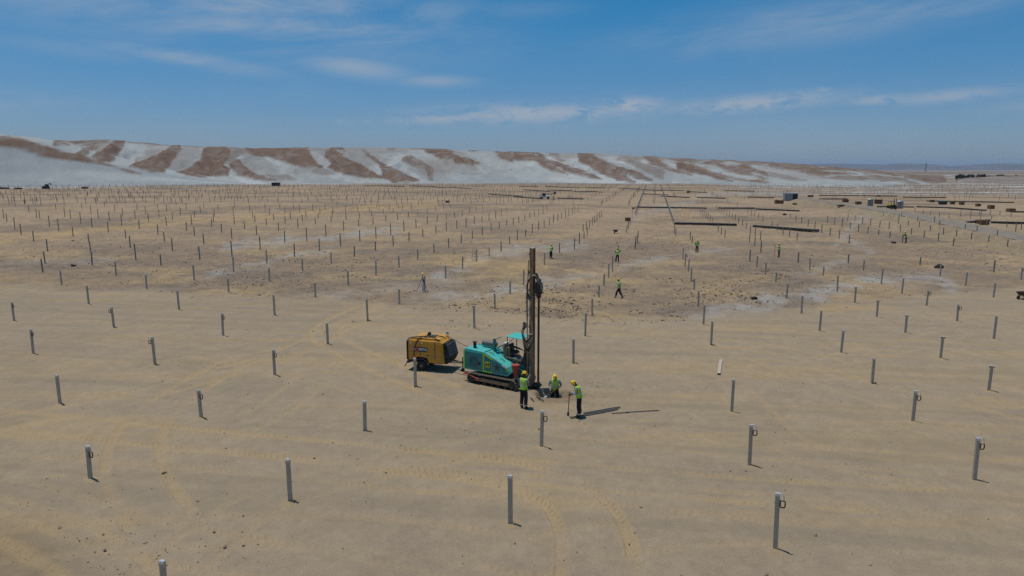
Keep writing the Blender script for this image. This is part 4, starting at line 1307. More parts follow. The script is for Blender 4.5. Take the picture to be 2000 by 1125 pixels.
def person(name, label, loc, rz, joints, vest=VEST, legs=TROUSER, sleeve=SHIRT, lean=0.0, head_pitch=0.0, turn=0.0, muffs=False, detail=2, bands=True, group=None, scale=1.0, fingers=True):
    """joints: knee/ankle/elbow/wrist positions (x right, y forward, z up), left then right"""
    t = thing(name, label, 'person', loc, rz, group)
    t.scale = (scale, scale, scale)
    LM = T(0, 0, 0.95) @ Matrix.Rotation(-lean, 4, 'X') @ T(0, 0, -0.95)

    def up(x, y, z):
        return LM @ Vector((x, y, z))
    V, E, RD, REG = [], [], [], []

    def vert(p, r, reg, parent=None):
        V.append(Vector(p))
        RD.append(r if isinstance(r, tuple) else (r, r))
        REG.append(reg)
        if parent is not None:
            E.append((parent, len(V) - 1))
        return len(V) - 1
    pel = vert((0, 0, 0.95), (0.155, 0.115), 'leg')
    sp = vert(up(0, 0, 1.13), (0.145, 0.105), 'torso', pel)
    ch = vert(up(0, 0, 1.32), (0.165, 0.115), 'torso', sp)
    nk = vert(up(0, 0.0, 1.46), (0.062, 0.062), 'head', ch)
    HM = LM @ T(0, 0, 1.50) @ Matrix.Rotation(turn, 4, 'Z') @ Matrix.Rotation(-head_pitch, 4, 'X') @ T(0, 0, -1.50)
    hb = vert(HM @ Vector((0, 0.03, 1.55)), (0.068, 0.078), 'head', nk)
    hm = vert(HM @ Vector((0, 0.03, 1.63)), (0.078, 0.095), 'head', hb)
    vert(HM @ Vector((0, 0.02, 1.71)), (0.066, 0.080), 'head', hm)
    for s, (kn, an) in zip((-1, 1), joints['legs']):
        hp = vert((s * 0.10, 0, 0.86), 0.112, 'leg', pel)
        k = vert(kn, 0.092, 'leg', hp)
        c = vert(Vector(kn) * 0.55 + Vector(an) * 0.45 + Vector((0, -0.02, 0)), 0.090, 'leg', k)
        a = vert(an, 0.066, 'boot', c)
        fd = joints.get('toe', (0, 1, 0))
        tx = vert(Vector(an) + Vector((s * 0.02, 0.10, -0.045)), (0.048, 0.042), 'boot', a)
        vert(Vector(an) + Vector((s * 0.03, 0.18, -0.055)), (0.042, 0.032), 'boot', tx)
    for s, (el, wr) in zip((-1, 1), joints['arms']):
        sh = vert(up(s * 0.185, 0, 1.405), 0.072, 'sleeve', ch)
        e = vert(el, 0.056, 'sleeve', sh)
        w = vert(wr, 0.038, 'sleeve', e)
        d = (Vector(wr) - Vector(el)).normalized()
        pm = vert(Vector(wr) + d * 0.06, (0.040, 0.024), 'hand', w)
        side = d.cross(Vector((0, 0, 1)))
        side = side.normalized() if side.length > 0.2 else Vector((1, 0, 0))
        curl = side.cross(d).normalized() * -1
        if curl.z > 0:
            curl = -curl
        if fingers:
            for q, ln in ((-1.5, 0.058), (-0.5, 0.070), (0.5, 0.066), (1.5, 0.052)):
                k1 = vert(Vector(wr) + d * 0.105 + side * q * 0.021, 0.0095, 'hand', pm)
                k2 = vert(V[k1] + d * ln * 0.55 + curl * 0.012, 0.009, 'hand', k1)
                vert(V[k2] + d * ln * 0.30 + curl * 0.03, 0.008, 'hand', k2)
            t1 = vert(Vector(wr) + d * 0.045 - side * s * 0.045 + curl * 0.01, 0.011, 'hand', pm)
            vert(V[t1] + d * 0.04 - side * s * 0.012 + curl * 0.015, 0.010, 'hand', t1)
        else:
            vert(Vector(wr) + d * 0.13, (0.036, 0.018), 'hand', pm)
    me = bpy.data.meshes.new('skeleton')
    me.from_pydata([tuple(v) for v in V], E, [])
    tmp = bpy.data.objects.new('skeleton', me)
    COL.objects.link(tmp)
    md = tmp.modifiers.new('skin', 'SKIN')
    md.use_smooth_shade = True
    md.branch_smoothing = 0.3
    sv = me.skin_vertices[0].data
    for i, r in enumerate(RD):
        sv[i].radius = r
        sv[i].use_root = (i == 0)
    sb = tmp.modifiers.new('sub', 'SUBSURF')
    sb.levels = detail
    sb.render_levels = detail
    dg = bpy.context.evaluated_depsgraph_get()
    bm_ = bpy.data.meshes.new_from_object(tmp.evaluated_get(dg))
    bpy.data.objects.remove(tmp)
    for mm in (legs, SHIRT_D, sleeve, SKIN, BOOT, EYE):
        bm_.materials.append(mm)
    segs = [(V[a], V[b], REG[b]) for a, b in E]
    ridx = {'leg': 0, 'torso': 1, 'sleeve': 2, 'head': 3, 'hand': 3, 'boot': 4}
    cen = np.zeros(len(bm_.polygons) * 3)
    bm_.polygons.foreach_get('center', cen)
    cen = cen.reshape(-1, 3)
    best = np.full(len(cen), 1e9)
    mi = np.zeros(len(cen), int)
    for a, b, rg in segs:
        a_, b_ = np.array(a), np.array(b)
        ab = b_ - a_
        tq = np.clip(((cen - a_) @ ab) / max(ab @ ab, 1e-9), 0, 1)
        dd = np.linalg.norm(cen - a_ - tq[:, None] * ab, axis=1)
        u = dd < best
        best = np.where(u, dd, best)
        mi = np.where(u, ridx[rg], mi)
    # boots reach above the ankle only a little
    bm_.polygons.foreach_set('material_index', mi.astype(np.int32))
    bm_.polygons.foreach_set('use_smooth', np.ones(len(cen), bool))
    body = link('body', bm_, t)
    # face: nose, eyes, mouth, ears
    f = MB()
    f.add([(0, 0.155, 1.595), (-0.018, 0.118, 1.588), (0.018, 0.118, 1.588), (0, 0.118, 1.64)], [(0, 1, 3), (0, 3, 2), (0, 2, 1)], 0, HM)
    for s in (-1, 1):
        f.box((s * 0.034, 0.117, 1.637), (0.022, 0.012, 0.011), 1, HM)
        f.box((s * 0.085, 0.02, 1.615), (0.018, 0.035, 0.055), 0, HM, 0.006)
    f.box((0, 0.108, 1.558), (0.045, 0.016, 0.014), 0, HM, 0.004)
    f.build('face', [SKIN, EYE], t)
    # vest: open-necked shell round the torso
    v = MB()
    rings = [(0.93, 0.185, 0.145), (1.00, 0.183, 0.142), (1.13, 0.180, 0.138), (1.28, 0.196, 0.146), (1.38, 0.200, 0.140), (1.44, 0.165, 0.115), (1.475, 0.105, 0.085)]
    n = 18

    def shell(zs, k, mb, mi_=0, grow=0.0):
        vs_, fs_ = [], []
        for (z, a, b) in zs:
            for q in range(n):
                th_ = 2 * math.pi * q / n
                wv = 1 + 0.025 * math.sin(3 * th_ + z * 25)
                vs_.append(up((a + grow) * math.cos(th_) * wv, (b + grow) * math.sin(th_) * wv, z))
        for i in range(len(zs) - 1):
            for q in range(n):
                j = (q + 1) % n
                fs_.append((i * n + q, i * n + j, i * n + n + j, i * n + n + q))
        mb.add(vs_, fs_, mi_)
    shell(rings, n, v)
    vo = v.build('vest', vest, t, True)
    s2 = MB()
    shell([(1.075, 0.181, 0.140), (1.125, 0.181, 0.139)], n, s2, 0, 0.006)
    for s in (-1, 1):
        for fr in (-1, 1):
            s2.add([up(s * 0.075, fr * 0.150, 1.12), up(s * 0.115, fr * 0.146, 1.12), up(s * 0.118, fr * 0.150, 1.34), up(s * 0.120, fr * 0.110, 1.448), up(s * 0.080, fr * 0.112, 1.458), up(s * 0.078, fr * 0.156, 1.34)], [(0, 1, 2, 5), (5, 2, 3, 4)])
    s2.build('reflective_tape', REFLECT, vo)
    # helmet
    hl = MB()
    hl.lathe([(0.108, 0.0), (0.110, 0.02), (0.106, 0.055), (0.088, 0.090), (0.050, 0.113), (0.012, 0.120)], 16, 0, HM @ T(0, 0.02, 1.665))
    hl.box((0, 0.02, 1.782), (0.035, 0.15, 0.02), 0, HM, 0.01)
    ho = hl.build('helmet', HELMET, t, True)
    bmz = MB()
    bmz.lathe([(0.10, 0.0), (0.128, -0.004), (0.128, 0.006), (0.10, 0.012)], 16, 0, HM @ T(0, 0.035, 1.668) @ Matrix.Scale(1.12, 4, (0, 1, 0)))
    bmz.build('brim', HELMET, ho, True)
    if muffs:
        for s in (-1, 1):
            MB().lathe([(0.02, 0.0), (0.042, 0.004), (0.045, 0.03), (0.03, 0.045)], 12, 0, HM @ T(s * 0.085, 0.02, 1.615) @ Matrix.Rotation(s * math.pi / 2, 4, 'Y')).build('ear_muff', PLATE_Y, ho, True)
    if bands:
        for kn, an in joints['legs']:
            a, b = Vector(kn), Vector(an)
            p0, p1 = a.lerp(b, 0.66) + Vector((0, -0.012, 0)), a.lerp(b, 0.79) + Vector((0, -0.010, 0))
            MB().tube([p0, p1], [0.096, 0.092], 12, caps=False).build('shin_band', REFLECT, t, True)
    return t


LEGS = [((-0.11, 0.02, 0.50), (-0.12, -0.01, 0.09)), ((0.11, 0.02, 0.50), (0.12, -0.01, 0.09))]
WALK = [((-0.10, 0.20, 0.52), (-0.10, 0.30, 0.10)), ((0.10, -0.02, 0.50), (0.10, -0.33, 0.13))]


def yaw_to(loc, tgt):
    return math.atan2(tgt[1] - loc[1], tgt[0] - loc[0]) - math.pi / 2


w1 = P(1023, 798)
person('person', 'worker in lime vest and navy trousers standing with folded arms before the drill mast', w1, R(-35),
       {'legs': LEGS, 'arms': [((-0.25, 0.02, 1.16), (-0.02, 0.22, 1.14)), ((0.25, 0.02, 1.16), (0.04, 0.20, 1.10))]}, VEST, TROUSER, SHIRT, R(2), R(8), R(15), True, scale=1.04)
w2 = (PIT[0], PIT[1], float(terr(*PIT)) + 0.02)
person('person', 'worker in lime vest standing knee deep in the pit holding a shovel', w2, R(172),
       {'legs': [((-0.13, 0.05, 0.50), (-0.15, -0.01, 0.09)), ((0.12, 0.04, 0.50), (0.14, -0.03, 0.09))],
        'arms': [((-0.30, 0.02, 1.14), (-0.14, 0.26, 1.03)), ((0.29, 0.05, 1.16), (0.20, 0.26, 0.92))]}, VEST, TROUSER, SHIRT, R(12), R(24), 0, False, scale=1.04)
w3 = P(1131, 815)
person('person', 'worker in lime vest bowing his head over a long bar held upright', w3, R(75),
       {'legs': LEGS, 'arms': [((-0.24, 0.10, 1.14), (-0.08, 0.38, 1.14)), ((0.23, 0.08, 1.12), (0.06, 0.36, 1.02))]}, VEST, TROUSER, SHIRT, R(14), R(38), 0, True, scale=1.04)
w4 = P(1209, 583)
person('person', 'worker in green vest walking across the clods past the pile row', w4, R(60),
       {'legs': WALK, 'arms': [((-0.25, -0.12, 1.17), (-0.24, -0.10, 0.92)), ((0.25, 0.10, 1.16), (0.23, 0.24, 0.97))]}, VEST_G, TROUSER, SHIRT, R(4), R(6), 0, False, scale=1.03)
w5 = P(1076, 505)
person('person', 'worker in green vest standing with arms in front beside a thin pile behind the mast', w5, R(-40),
       {'legs': LEGS, 'arms': [((-0.24, 0.06, 1.16), (-0.08, 0.24, 1.08)), ((0.25, 0.06, 1.16), (0.10, 0.26, 1.16))]}, VEST_G, TROUSER, SHIRT_D, R(3), R(10), 0, False, 1, False, scale=1.03, fingers=False)
w6 = P(1205.5, 513)
person('person', 'worker in green vest lifting one arm to a pile head', w6, R(-20),
       {'legs': [((-0.14, 0.02, 0.50), (-0.18, -0.01, 0.09)), ((0.12, 0.02, 0.50), (0.14, -0.01, 0.09))], 'arms': [((-0.27, 0.06, 1.16), (-0.12, 0.28, 1.20)), ((0.30, 0.14, 1.32), (0.28, 0.40, 1.44))]}, VEST_G, TROUSER, SHIRT_D, R(2), R(4), 0, False, 1, False, scale=1.03, fingers=False)
w7 = P(1361, 494)
person('person', 'worker in green vest and brown trousers standing square beside a short pile', w7, R(170),
       {'legs': LEGS, 'arms': [((-0.26, 0.08, 1.18), (-0.20, 0.30, 1.30)), ((0.26, 0.06, 1.16), (0.12, 0.26, 1.10))]}, VEST_G, TROUSER_BR, SHIRT_D, R(2), R(10), 0, False, 1, False, scale=1.03, fingers=False)
w8 = P(1521, 502.5)
person('person', 'worker in green vest and brown trousers holding a pole upright at arm length', w8, R(80),
       {'legs': LEGS, 'arms': [((-0.22, 0.20, 1.26), (-0.12, 0.42, 1.28)), ((0.25, 0.05, 1.15), (0.22, 0.10, 0.92))]}, VEST_G, TROUSER_BR, SHIRT, R(2), R(4), 0, False, 1, False, scale=1.03, fingers=False)
w9 = P(1769, 475)
person('person', 'worker in green vest stooping over a pile beside a dark earth heap', w9, R(70),
       {'legs': LEGS, 'arms': [((-0.20, 0.26, 1.20), (-0.10, 0.42, 1.10)), ((0.22, 0.24, 1.18), (0.10, 0.40, 1.14))]}, VEST_G, TROUSER, SHIRT_D, R(14), R(16), 0, False, 1, False, scale=1.03, fingers=False)
w10 = P(48.5, 398.5)
person('person', 'far worker in green vest standing among the close piles below the white slope', w10, R(10),
       {'legs': LEGS, 'arms': [((-0.25, 0.02, 1.15), (-0.22, 0.12, 0.92)), ((0.25, 0.02, 1.15), (0.20, 0.16, 0.95))]}, VEST_G, TROUSER, SHIRT_D, 0, 0, 0, False, 1, False, scale=1.04, fingers=False)
w11 = P(1082, 390.5)
person('person', 'far worker in green vest crouching beside the white telehandler', w11, R(60),
       {'legs': [((-0.14, 0.22, 0.56), (-0.16, 0.02, 0.09)), ((0.14, 0.20, 0.56), (0.16, -0.06, 0.09))], 'arms': [((-0.22, 0.26, 1.10), (-0.10, 0.42, 0.95)), ((0.22, 0.24, 1.10), (0.10, 0.42, 0.92))]}, VEST, TROUSER, SHIRT_D, R(24), R(10), 0, False, 1, False, scale=1.03, fingers=False)
w12 = P(1737, 408)
person('person', 'far worker in yellow vest standing at the black forklift on the road edge', w12, R(20),
       {'legs': LEGS, 'arms': [((-0.25, 0.02, 1.15), (-0.22, 0.12, 0.92)), ((0.25, 0.02, 1.15), (0.20, 0.16, 0.95))]}, VEST, TROUSER, SHIRT_D, 0, 0, 0, False, 1, False, scale=1.04, fingers=False)


def bar_thing(name, label, cat, a, b, r, material, tip=None):
    t = thing(name, label, cat, a)
    d = Vector(b) - Vector(a)
    MB().tube([(0, 0, 0), d], r, 8).build('shaft', material, t, True)
    if tip:
        tip(t, d)
    return t


def local_pt(base, rz, p, sc=1.04):
    q = rotz(rz) @ (Vector(p) * sc)
    return Vector((base[0] + q.x, base[1] + q.y, base[2] + q.z))


# bar in the bowed worker's hands
hp = local_pt(w3, R(75), (0.0, 0.45, 1.04))
gp = local_pt(w3, R(75), (0.03, 0.50, 0.0))


def dig_tip(t, d):
    m_ = MB().box((0, 0, 0), (0.10, 0.03, 0.16), M=T(0, 0, 0.04))
    m_.build('blade', DARK, t)
    MB().tube([d + Vector((-0.06, 0, 0)), d + Vector((0.06, 0, 0))], 0.018, 8).build('grip', DARK, t, True)


bar_thing('digging_bar', 'dark long-handled bar with a small blade gripped by the bowed worker', 'bar', (gp.x, gp.y, gp.z + 0.06), hp, 0.02, DARK, dig_tip)
# shovel held in the pit
h1 = local_pt(w2, R(172), (-0.16, 0.33, 1.08))
h2 = local_pt(w2, R(172), (0.34, 0.34, 0.68))


def shovel_tip(t, d):
    dn = d.normalized()
    Mx = Matrix.Translation(d) @ dn.to_track_quat('Z', 'Y').to_matrix().to_4x4()
    b = MB()
    b.add([(-0.10, 0, 0), (0.10, 0, 0), (0.11, 0.03, 0.16), (0, 0.04, 0.30), (-0.11, 0.03, 0.16), (0, 0.035, 0.02), (0, 0.055, 0.16)], [(0, 5, 6, 4), (5, 1, 2, 6), (4, 6, 3), (6, 2, 3)], 0, Mx)
    b.build('blade', ZINC_BRIGHT, t)


bar_thing('shovel', 'shovel with a pale worn blade held slantwise in the pit', 'shovel', h1 + (h1 - h2) * 0.35, h2, 0.017, WOODB, shovel_tip)
# pole of the surveyor-like worker
pb = P(1512.5, 501)
bar_thing('pole', 'thin grey pole held upright by the worker in brown trousers', 'pole', pb, (pb[0], pb[1], pb[2] + 1.55), 0.022, GREY, lambda t, d: MB().box((0, 0, 1.5), (0.10, 0.05, 0.06)).build('clip', DARK, t))

# steel lying on the sand
for (a, b, lab, w_) in (((1114, 818), (1206, 800), 'long grey steel channel lying under the bowed worker boots, the lower of two', 0.12),
                        ((1140, 809), (1211, 796.5), 'long grey steel channel lying behind the bowed worker, the upper of two', 0.10)):
    A, B = P(*a), P(*b)
    L = math.hypot(B[0] - A[0], B[1] - A[1])
    o = MB().add([], []).prism([(-w_ / 2, 0), (w_ / 2, 0), (w_ / 2, 0.05), (w_ / 2 - 0.012, 0.05), (w_ / 2 - 0.012, 0.012), (-w_ / 2 + 0.012, 0.012), (-w_ / 2 + 0.012, 0.05), (-w_ / 2, 0.05)], 0, L)
    o = o.build('steel_channel', FAR_STEEL)
    o.location = (A[0], A[1], A[2] + 0.015)
    o.rotation_euler = (0, 0, math.atan2(B[1] - A[1], B[0] - A[0]) - math.pi / 2)
    tag(o, lab, 'steel channel')
A, B = P(1195, 808.5), P(1287, 802.5)
L = math.hypot(B[0] - A[0], B[1] - A[1])
m = MB().tube([(0, 0, 0.02), (0, L * 0.5, 0.03), (0, L, 0.02)], 0.02, 6)
m.tube([(0, L * 0.3, 0.025), (0, L * 0.3 + 0.12, 0.025)], 0.03, 6)
o = m.build('steel_rod', DARK)
o.location = (A[0], A[1], A[2] + 0.01)
o.rotation_euler = (0, 0, math.atan2(B[1] - A[1], B[0] - A[0]) - math.pi / 2)
tag(o, 'thin dark rod lying alone on the sand', 'rod')
A, B = P(1404, 732), P(1408, 705)
L = math.hypot(B[0] - A[0], B[1] - A[1])
o = c_post(0.17, 0.09, 0.012, L).build('steel_channel', ZINC)
o.rotation_euler = (R(-90), 0, math.atan2(B[1] - A[1], B[0] - A[0]) - math.pi / 2)
o.location = (A[0], A[1], A[2] + 0.11)
tag(o, 'bright zinc channel section lying flat on the open sand', 'steel channel')

# ------------------------------------------------------------------ crawler drill rig
FWD = Vector((0.845, -0.535, 0))
RIG_YAW = math.atan2(FWD.y, FWD.x)
tA, tB = P(913, 747), P(1003, 764)
# local frame: x forward, y to the far side (left of travel), near track outer face at y=-1.0
rig_o = Vector((tA[0], tA[1], 0)) + Vector((-FWD.y, FWD.x, 0)) * 1.0
rig = thing('drill_rig', 'turquoise crawler drill rig with a tall brown mast', 'drill rig', (rig_o.x, rig_o.y, 0.0), RIG_YAW)
TL = 3.05
for side in (-1, 1):
    yc = side * 0.80
    tr = MB()
    # belt path: stadium with raised front idler
    path = []
    rw = 0.27
    for k in range(13):
        a = math.pi / 2 + math.pi * k / 12
        path.append((rw + rw * math.cos(a), rw + rw * math.sin(a)))
    for k in range(13):
        a = -math.pi / 2 + math.pi * k / 12
        path.append((TL - rw + rw * math.cos(a), rw + rw * math.sin(a)))
    n = len(path)
    inner = [(rw + (x - rw) * 0.9 if x < rw else TL - rw + (x - TL + rw) * 0.9 if x > TL - rw else x, rw + (z - rw) * 0.88) for x, z in path]
    vs = [(x, yc - 0.19, z) for x, z in path] + [(x, yc + 0.19, z) for x, z in path] + [(x, yc - 0.19, z) for x, z in inner] + [(x, yc + 0.19, z) for x, z in inner]
    fs = []
    for i in range(n):
        j = (i + 1) % n
        fs += [(i, j, n + j, n + i), (2 * n + i, 3 * n + i, 3 * n + j, 2 * n + j), (i, 2 * n + i, 2 * n + j, j), (n + i, n + j, 3 * n + j, 3 * n + i)]
    belt = tr.add(vs, fs).build('track', TRACKD, rig)
    # shoes
    per = []
    tot = 0
    for i in range(n):
        a, b = path[i], path[(i + 1) % n]
        tot += math.hypot(b[0] - a[0], b[1] - a[1])
    ns = 46
    shoe = mesh_of(MB().box((0, 0, 0.012), (tot / ns * 0.80, 0.42, 0.024)).box((0, 0, 0.032), (0.022, 0.42, 0.03)), 'track_shoe', TRACKM)
    seg, acc = 0, 0.0
    for q in range(ns):
        s_ = tot * q / ns
        while True:
            a, b = path[seg], path[(seg + 1) % n]
            L = math.hypot(b[0] - a[0], b[1] - a[1])
            if acc + L >= s_ or seg == n - 1:
                break
            acc += L
            seg += 1
        f_ = (s_ - acc) / max(L, 1e-6)
        o = link('track_shoe', shoe, belt)
        o.location = (a[0] + (b[0] - a[0]) * f_, yc, a[1] + (b[1] - a[1]) * f_)
        o.rotation_euler = (0, -math.atan2(b[1] - a[1], b[0] - a[0]) + math.pi, 0)
    fr = MB().box((TL / 2, yc, 0.27), (TL - 0.75, 0.30, 0.20), bevel=0.02)
    fr.box((TL * 0.68, yc + side * 0.155, 0.27), (0.75, 0.03, 0.17))
    fr.build('track_frame', MAST, rig)
    for x in (rw, TL - rw):
        MB().lathe([(0.10, -0.17), (0.21, -0.16), (0.21, 0.16), (0.10, 0.17)], 18, 0, T(x, yc, rw) @ Matrix.Rotation(math.pi / 2, 4, 'X')).build('drive_wheel', DARK, rig, True)
    for k in range(5):
        MB().lathe([(0.05, -0.16), (0.075, -0.15), (0.075, 0.15), (0.05, 0.16)], 12, 0, T(0.65 + 0.43 * k, yc, 0.115) @ Matrix.Rotation(math.pi / 2, 4, 'X')).build('roller', DARK, rig, True)
MB().box((1.45, 0, 0.50), (2.2, 1.3, 0.24), bevel=0.03).build('chassis', DARK, rig)
# hood: near side face at y=-0.85
HY0, HY1 = -0.80, 0.55
U0 = -0.36
prof = [(U0, 0.66), (2.40, 0.66), (2.62, 0.86), (2.45, 1.17), (0.98, 1.78), (U0 + 0.10, 1.84), (U0, 1.76)]
hood = MB().prism(prof, HY0, HY1 - 0.4).build('engine_hood', TEAL, rig)
bv = hood.modifiers.new('bevel', 'BEVEL')
bv.width = 0.035
bv.segments = 2
m = MB().prism([(U0 + 0.02, 0.7), (1.35, 0.7), (1.35, 1.55), (0.98, 1.76), (U0 + 0.05, 1.80)], HY1 - 0.42, HY1)
m.build('engine_cover', TEAL_DARK, rig)
# side panels, slightly proud of the hood
yp = HY0 - 0.008
doors = [([(U0 + 0.10, 0.74), (0.86, 0.74), (0.86, 1.66), (U0 + 0.10, 1.68)], 'side_panel'), ([(1.00, 0.80), (1.40, 0.80), (1.40, 1.50), (1.00, 1.66)], 'side_panel'), ([(1.46, 0.74), (2.36, 0.74), (2.50, 0.88), (2.38, 1.10), (1.46, 1.48)], 'side_panel')]
panels = []
for pr, nm in doors:
    panels.append(MB().prism(pr, yp - 0.012, HY0 + 0.01).build(nm, TEAL_DARK, rig))
# fan grille rings on the rear panel
g = MB()
for r_ in (0.10, 0.17, 0.24, 0.31):
    ring = [(0.30 + r_ * math.cos(a), yp - 0.016, 1.20 + r_ * math.sin(a)) for a in np.linspace(0, 2 * math.pi, 25)]
    g.tube(ring, 0.008, 5)
g.build('fan_grille', DARK, panels[0])
MB().box((0.66, yp - 0.02, 1.12), (0.13, 0.03, 0.16), bevel=0.01).build('latch', BLACK, panels[0])
# lime tape strips
tp = [((U0 + 0.03, 1.20), (0.075, 1.02)), ((0.93, 1.21), (0.075, 0.98)), ((1.22, 0.74), (0.50, 0.075))]
for (c, s) in tp:
    MB().box((c[0], yp - 0.018, c[1]), (s[0], 0.012, s[1])).build('lime_strip', LIME, rig)
MB().add([], []).prism([(0.98, 1.70), (1.50, 1.485), (1.50, 1.41), (0.98, 1.625)], yp - 0.026, yp - 0.013).build('lime_strip', LIME, rig)
MB().box((2.42, yp - 0.012, 1.0), (0.10, 0.014, 0.12)).build('lime_strip', LIME, rig)
MB().prism([(2.08, 1.20), (2.40, 1.065), (2.43, 1.12), (2.40, 1.17), (2.1, 1.29)], yp - 0.02, yp - 0.005).build('white_marking', WHITE, rig)
pl = MB().box((1.20, yp - 0.024, 1.13), (0.30, 0.012, 0.30)).build('number_plate', PLATE_Y, rig)


def text(body, size, loc, rot, material, parent, name='lettering', extrude=0.003, xs=1.0):
    cu = bpy.data.curves.new(name, 'FONT')
    cu.body = body
    cu.size = size
    cu.extrude = extrude
    cu.align_x = 'CENTER'
    cu.align_y = 'CENTER'
    cu.materials.append(material)
    cu.offset = size * 0.03
    tmp = link('lettering_curve', cu)
    me = bpy.data.meshes.new_from_object(tmp.evaluated_get(bpy.context.evaluated_depsgraph_get()))
    bpy.data.objects.remove(tmp)
    o = link(name, me, parent)
    o.location = loc
    o.rotation_euler = rot
    o.scale.x = xs
    return o


text('A5', 0.24, (1.20, yp - 0.034, 1.13), (math.pi / 2, 0, 0), BLACK, pl)
# dark spiky emblem and small lettering on the front panel
em = MB()
for k in range(5):
    a = R(90 + 72 * k)
    c0 = Vector((1.78, yp - 0.024, 1.05))
    tipv = c0 + Vector((math.cos(a), 0, math.sin(a))) * (0.26 if k else 0.30)
    l_ = c0 + Vector((math.cos(a + 0.6), 0, math.sin(a + 0.6))) * 0.07
    r_ = c0 + Vector((math.cos(a - 0.6), 0, math.sin(a - 0.6))) * 0.07
    b0 = len(em.v)
    em.add([c0, l_, tipv, r_], [(0, 3, 2, 1)])
em.build('emblem', RUST, panels[2])
# hood top furniture
m = MB()
for (x, y) in ((1.30, -0.55), (1.30, -0.20), (1.95, -0.5), (1.95, -0.15)):
    z = 1.78 - (x - 0.98) * 0.415 + 0.02
    m.tube([(x - 0.12, y, z + 0.05), (x - 0.12, y, z + 0.10), (x + 0.12, y, z + 0.0), (x + 0.12, y, z - 0.05)], 0.014, 6)
m.build('hood_handle', BLACK, rig, True)
MB().box((1.0, -0.32, 1.785), (0.03, 0.9, 0.02)).build('hood_seam', DARK, rig)
MB().lathe([(0.085, 1.80), (0.085, 2.10), (0.12, 2.12), (0.12, 2.16), (0.05, 2.17)], 14, 0, T(0.12, -0.45, 0)).build('exhaust_stack', BLACK, rig, True)
MB().lathe([(0.06, -0.46), (0.16, -0.42), (0.16, 0.40), (0.10, 0.46)], 16, 0, T(0.72, 0.10, 2.02) @ Matrix.Rotation(math.pi / 2, 4, 'Y')).build('muffler', GREY, rig, True)
m = MB().box((1.16, -0.10, 2.04), (0.13, 0.13, 0.66), bevel=0.01)
m.build('rear_post', TEAL_DARK, rig)
MB().box((1.22, 0.10, 2.40), (0.16, 0.62, 0.05), bevel=0.01).build('post_arm', HOSE_TAN, rig)
MB().box((1.62, 0.26, 2.02), (0.10, 0.42, 0.40), bevel=0.02, M=T(1.62, 0.26, 2.02) @ Matrix.Rotation(R(28), 4, 'Y') @ T(-1.62, -0.26, -2.02)).build('control_screen', WHITE, rig)
MB().box((1.80, 0.30, 1.70), (0.44, 0.5, 0.5), bevel=0.04).build('engine_block', MAST, rig)
MB().box((1.70, 0.25, 1.1), (1.5, 0.75, 0.8), bevel=0.05).build('machine_deck', DARK, rig)
MB().box((2.15, 0.30, 1.72), (0.42, 0.42, 0.14), bevel=0.03).box((1.97, 0.30, 1.95), (0.10, 0.40, 0.42), bevel=0.03).build('seat', BLACK, rig)
m = MB()
for k in range(6):
    y = -0.05 + 0.07 * k
    m.tube([(2.5, y, 1.5), (2.46, y, 1.74)], 0.012, 6)
    m.lathe([(0.015, 0), (0.026, 0.02), (0.015, 0.045)], 8, 0, T(2.46, y, 1.73))
m.build('control_lever', REDP, rig, True)
MB().box((2.48, 0.12, 1.40), (0.24, 0.5, 0.24), bevel=0.02).build('control_box', TEAL_DARK, rig)
# canopy over the operator
cz = 2.58
can = MB().box((2.38, 0.42, cz), (1.0, 1.05, 0.035), bevel=0.015, M=T(2.38, 0.42, cz) @ Matrix.Rotation(R(3), 4, 'Y') @ T(-2.38, -0.42, -cz)).build('canopy', TEAL, rig)
for (x, y) in ((1.94, -0.05), (1.94, 0.88), (2.82, 0.88)):
    MB().tube([(x, y, 1.0), (x, y, cz)], 0.022, 8).build('canopy_post', DARK, rig, True)
MB().tube([(1.94, -0.02, 2.2), (2.30, 0.05, cz - 0.03)], 0.016, 6).build('canopy_brace', DARK, rig)
# front arm and turquoise boom that carry the mast
MX = 3.42
m = MB().prism([(2.35, 0.95), (2.75, 0.85), (3.35, 1.55), (3.30, 2.15), (3.10, 2.15), (2.95, 1.65)], -0.02, 0.24)
m.build('boom', TEAL, rig)
m = MB().prism([(2.5, 0.75), (3.35, 0.55), (3.35, 0.85), (2.6, 1.05)], -0.30, 0.42)
m.build('front_bracket', TEAL_DARK, rig)
MB().tube([(2.45, -0.12, 1.1), (3.25, -0.10, 1.9)], 0.055, 10).tube([(2.9, -0.115, 1.55), (3.3, -0.10, 1.95)], 0.035, 10, 0).build('tilt_cylinder', GREY, rig, True)
MB().tube([(2.3, 0.40, 1.1), (3.25, 0.36, 1.5)], 0.05, 10).build('tilt_cylinder', TEAL_DARK, rig, True)
MB().box((3.22, 0.08, 1.60), (0.16, 0.42, 1.3), bevel=0.02).build('mast_carrier', TEAL_DARK, rig)
# red funnel
MB().lathe([(0.05, 0.62), (0.09, 0.78), (0.21, 1.34), (0.22, 1.36), (0.19, 1.35)], 16, 0, T(2.86, -0.72, 0)).build('dust_funnel', REDP, rig, True)
MB().box((2.86, -0.5, 1.0), (0.06, 0.5, 0.06)).build('funnel_arm', DARK, rig)
# red tow frame behind the near track
m = MB()
m.tube([(-0.45, -0.75, 0.36), (0.10, -0.98, 0.46), (0.75, -1.03, 0.30)], 0.03, 6)
m.tube([(-0.45, -0.75, 0.36), (0.05, -0.35, 0.40)], 0.03, 6)
m.tube([(-0.45, -0.75, 0.36), (-0.15, -0.75, 0.52)], 0.025, 6)
m.build('tow_frame', REDP, rig, True)

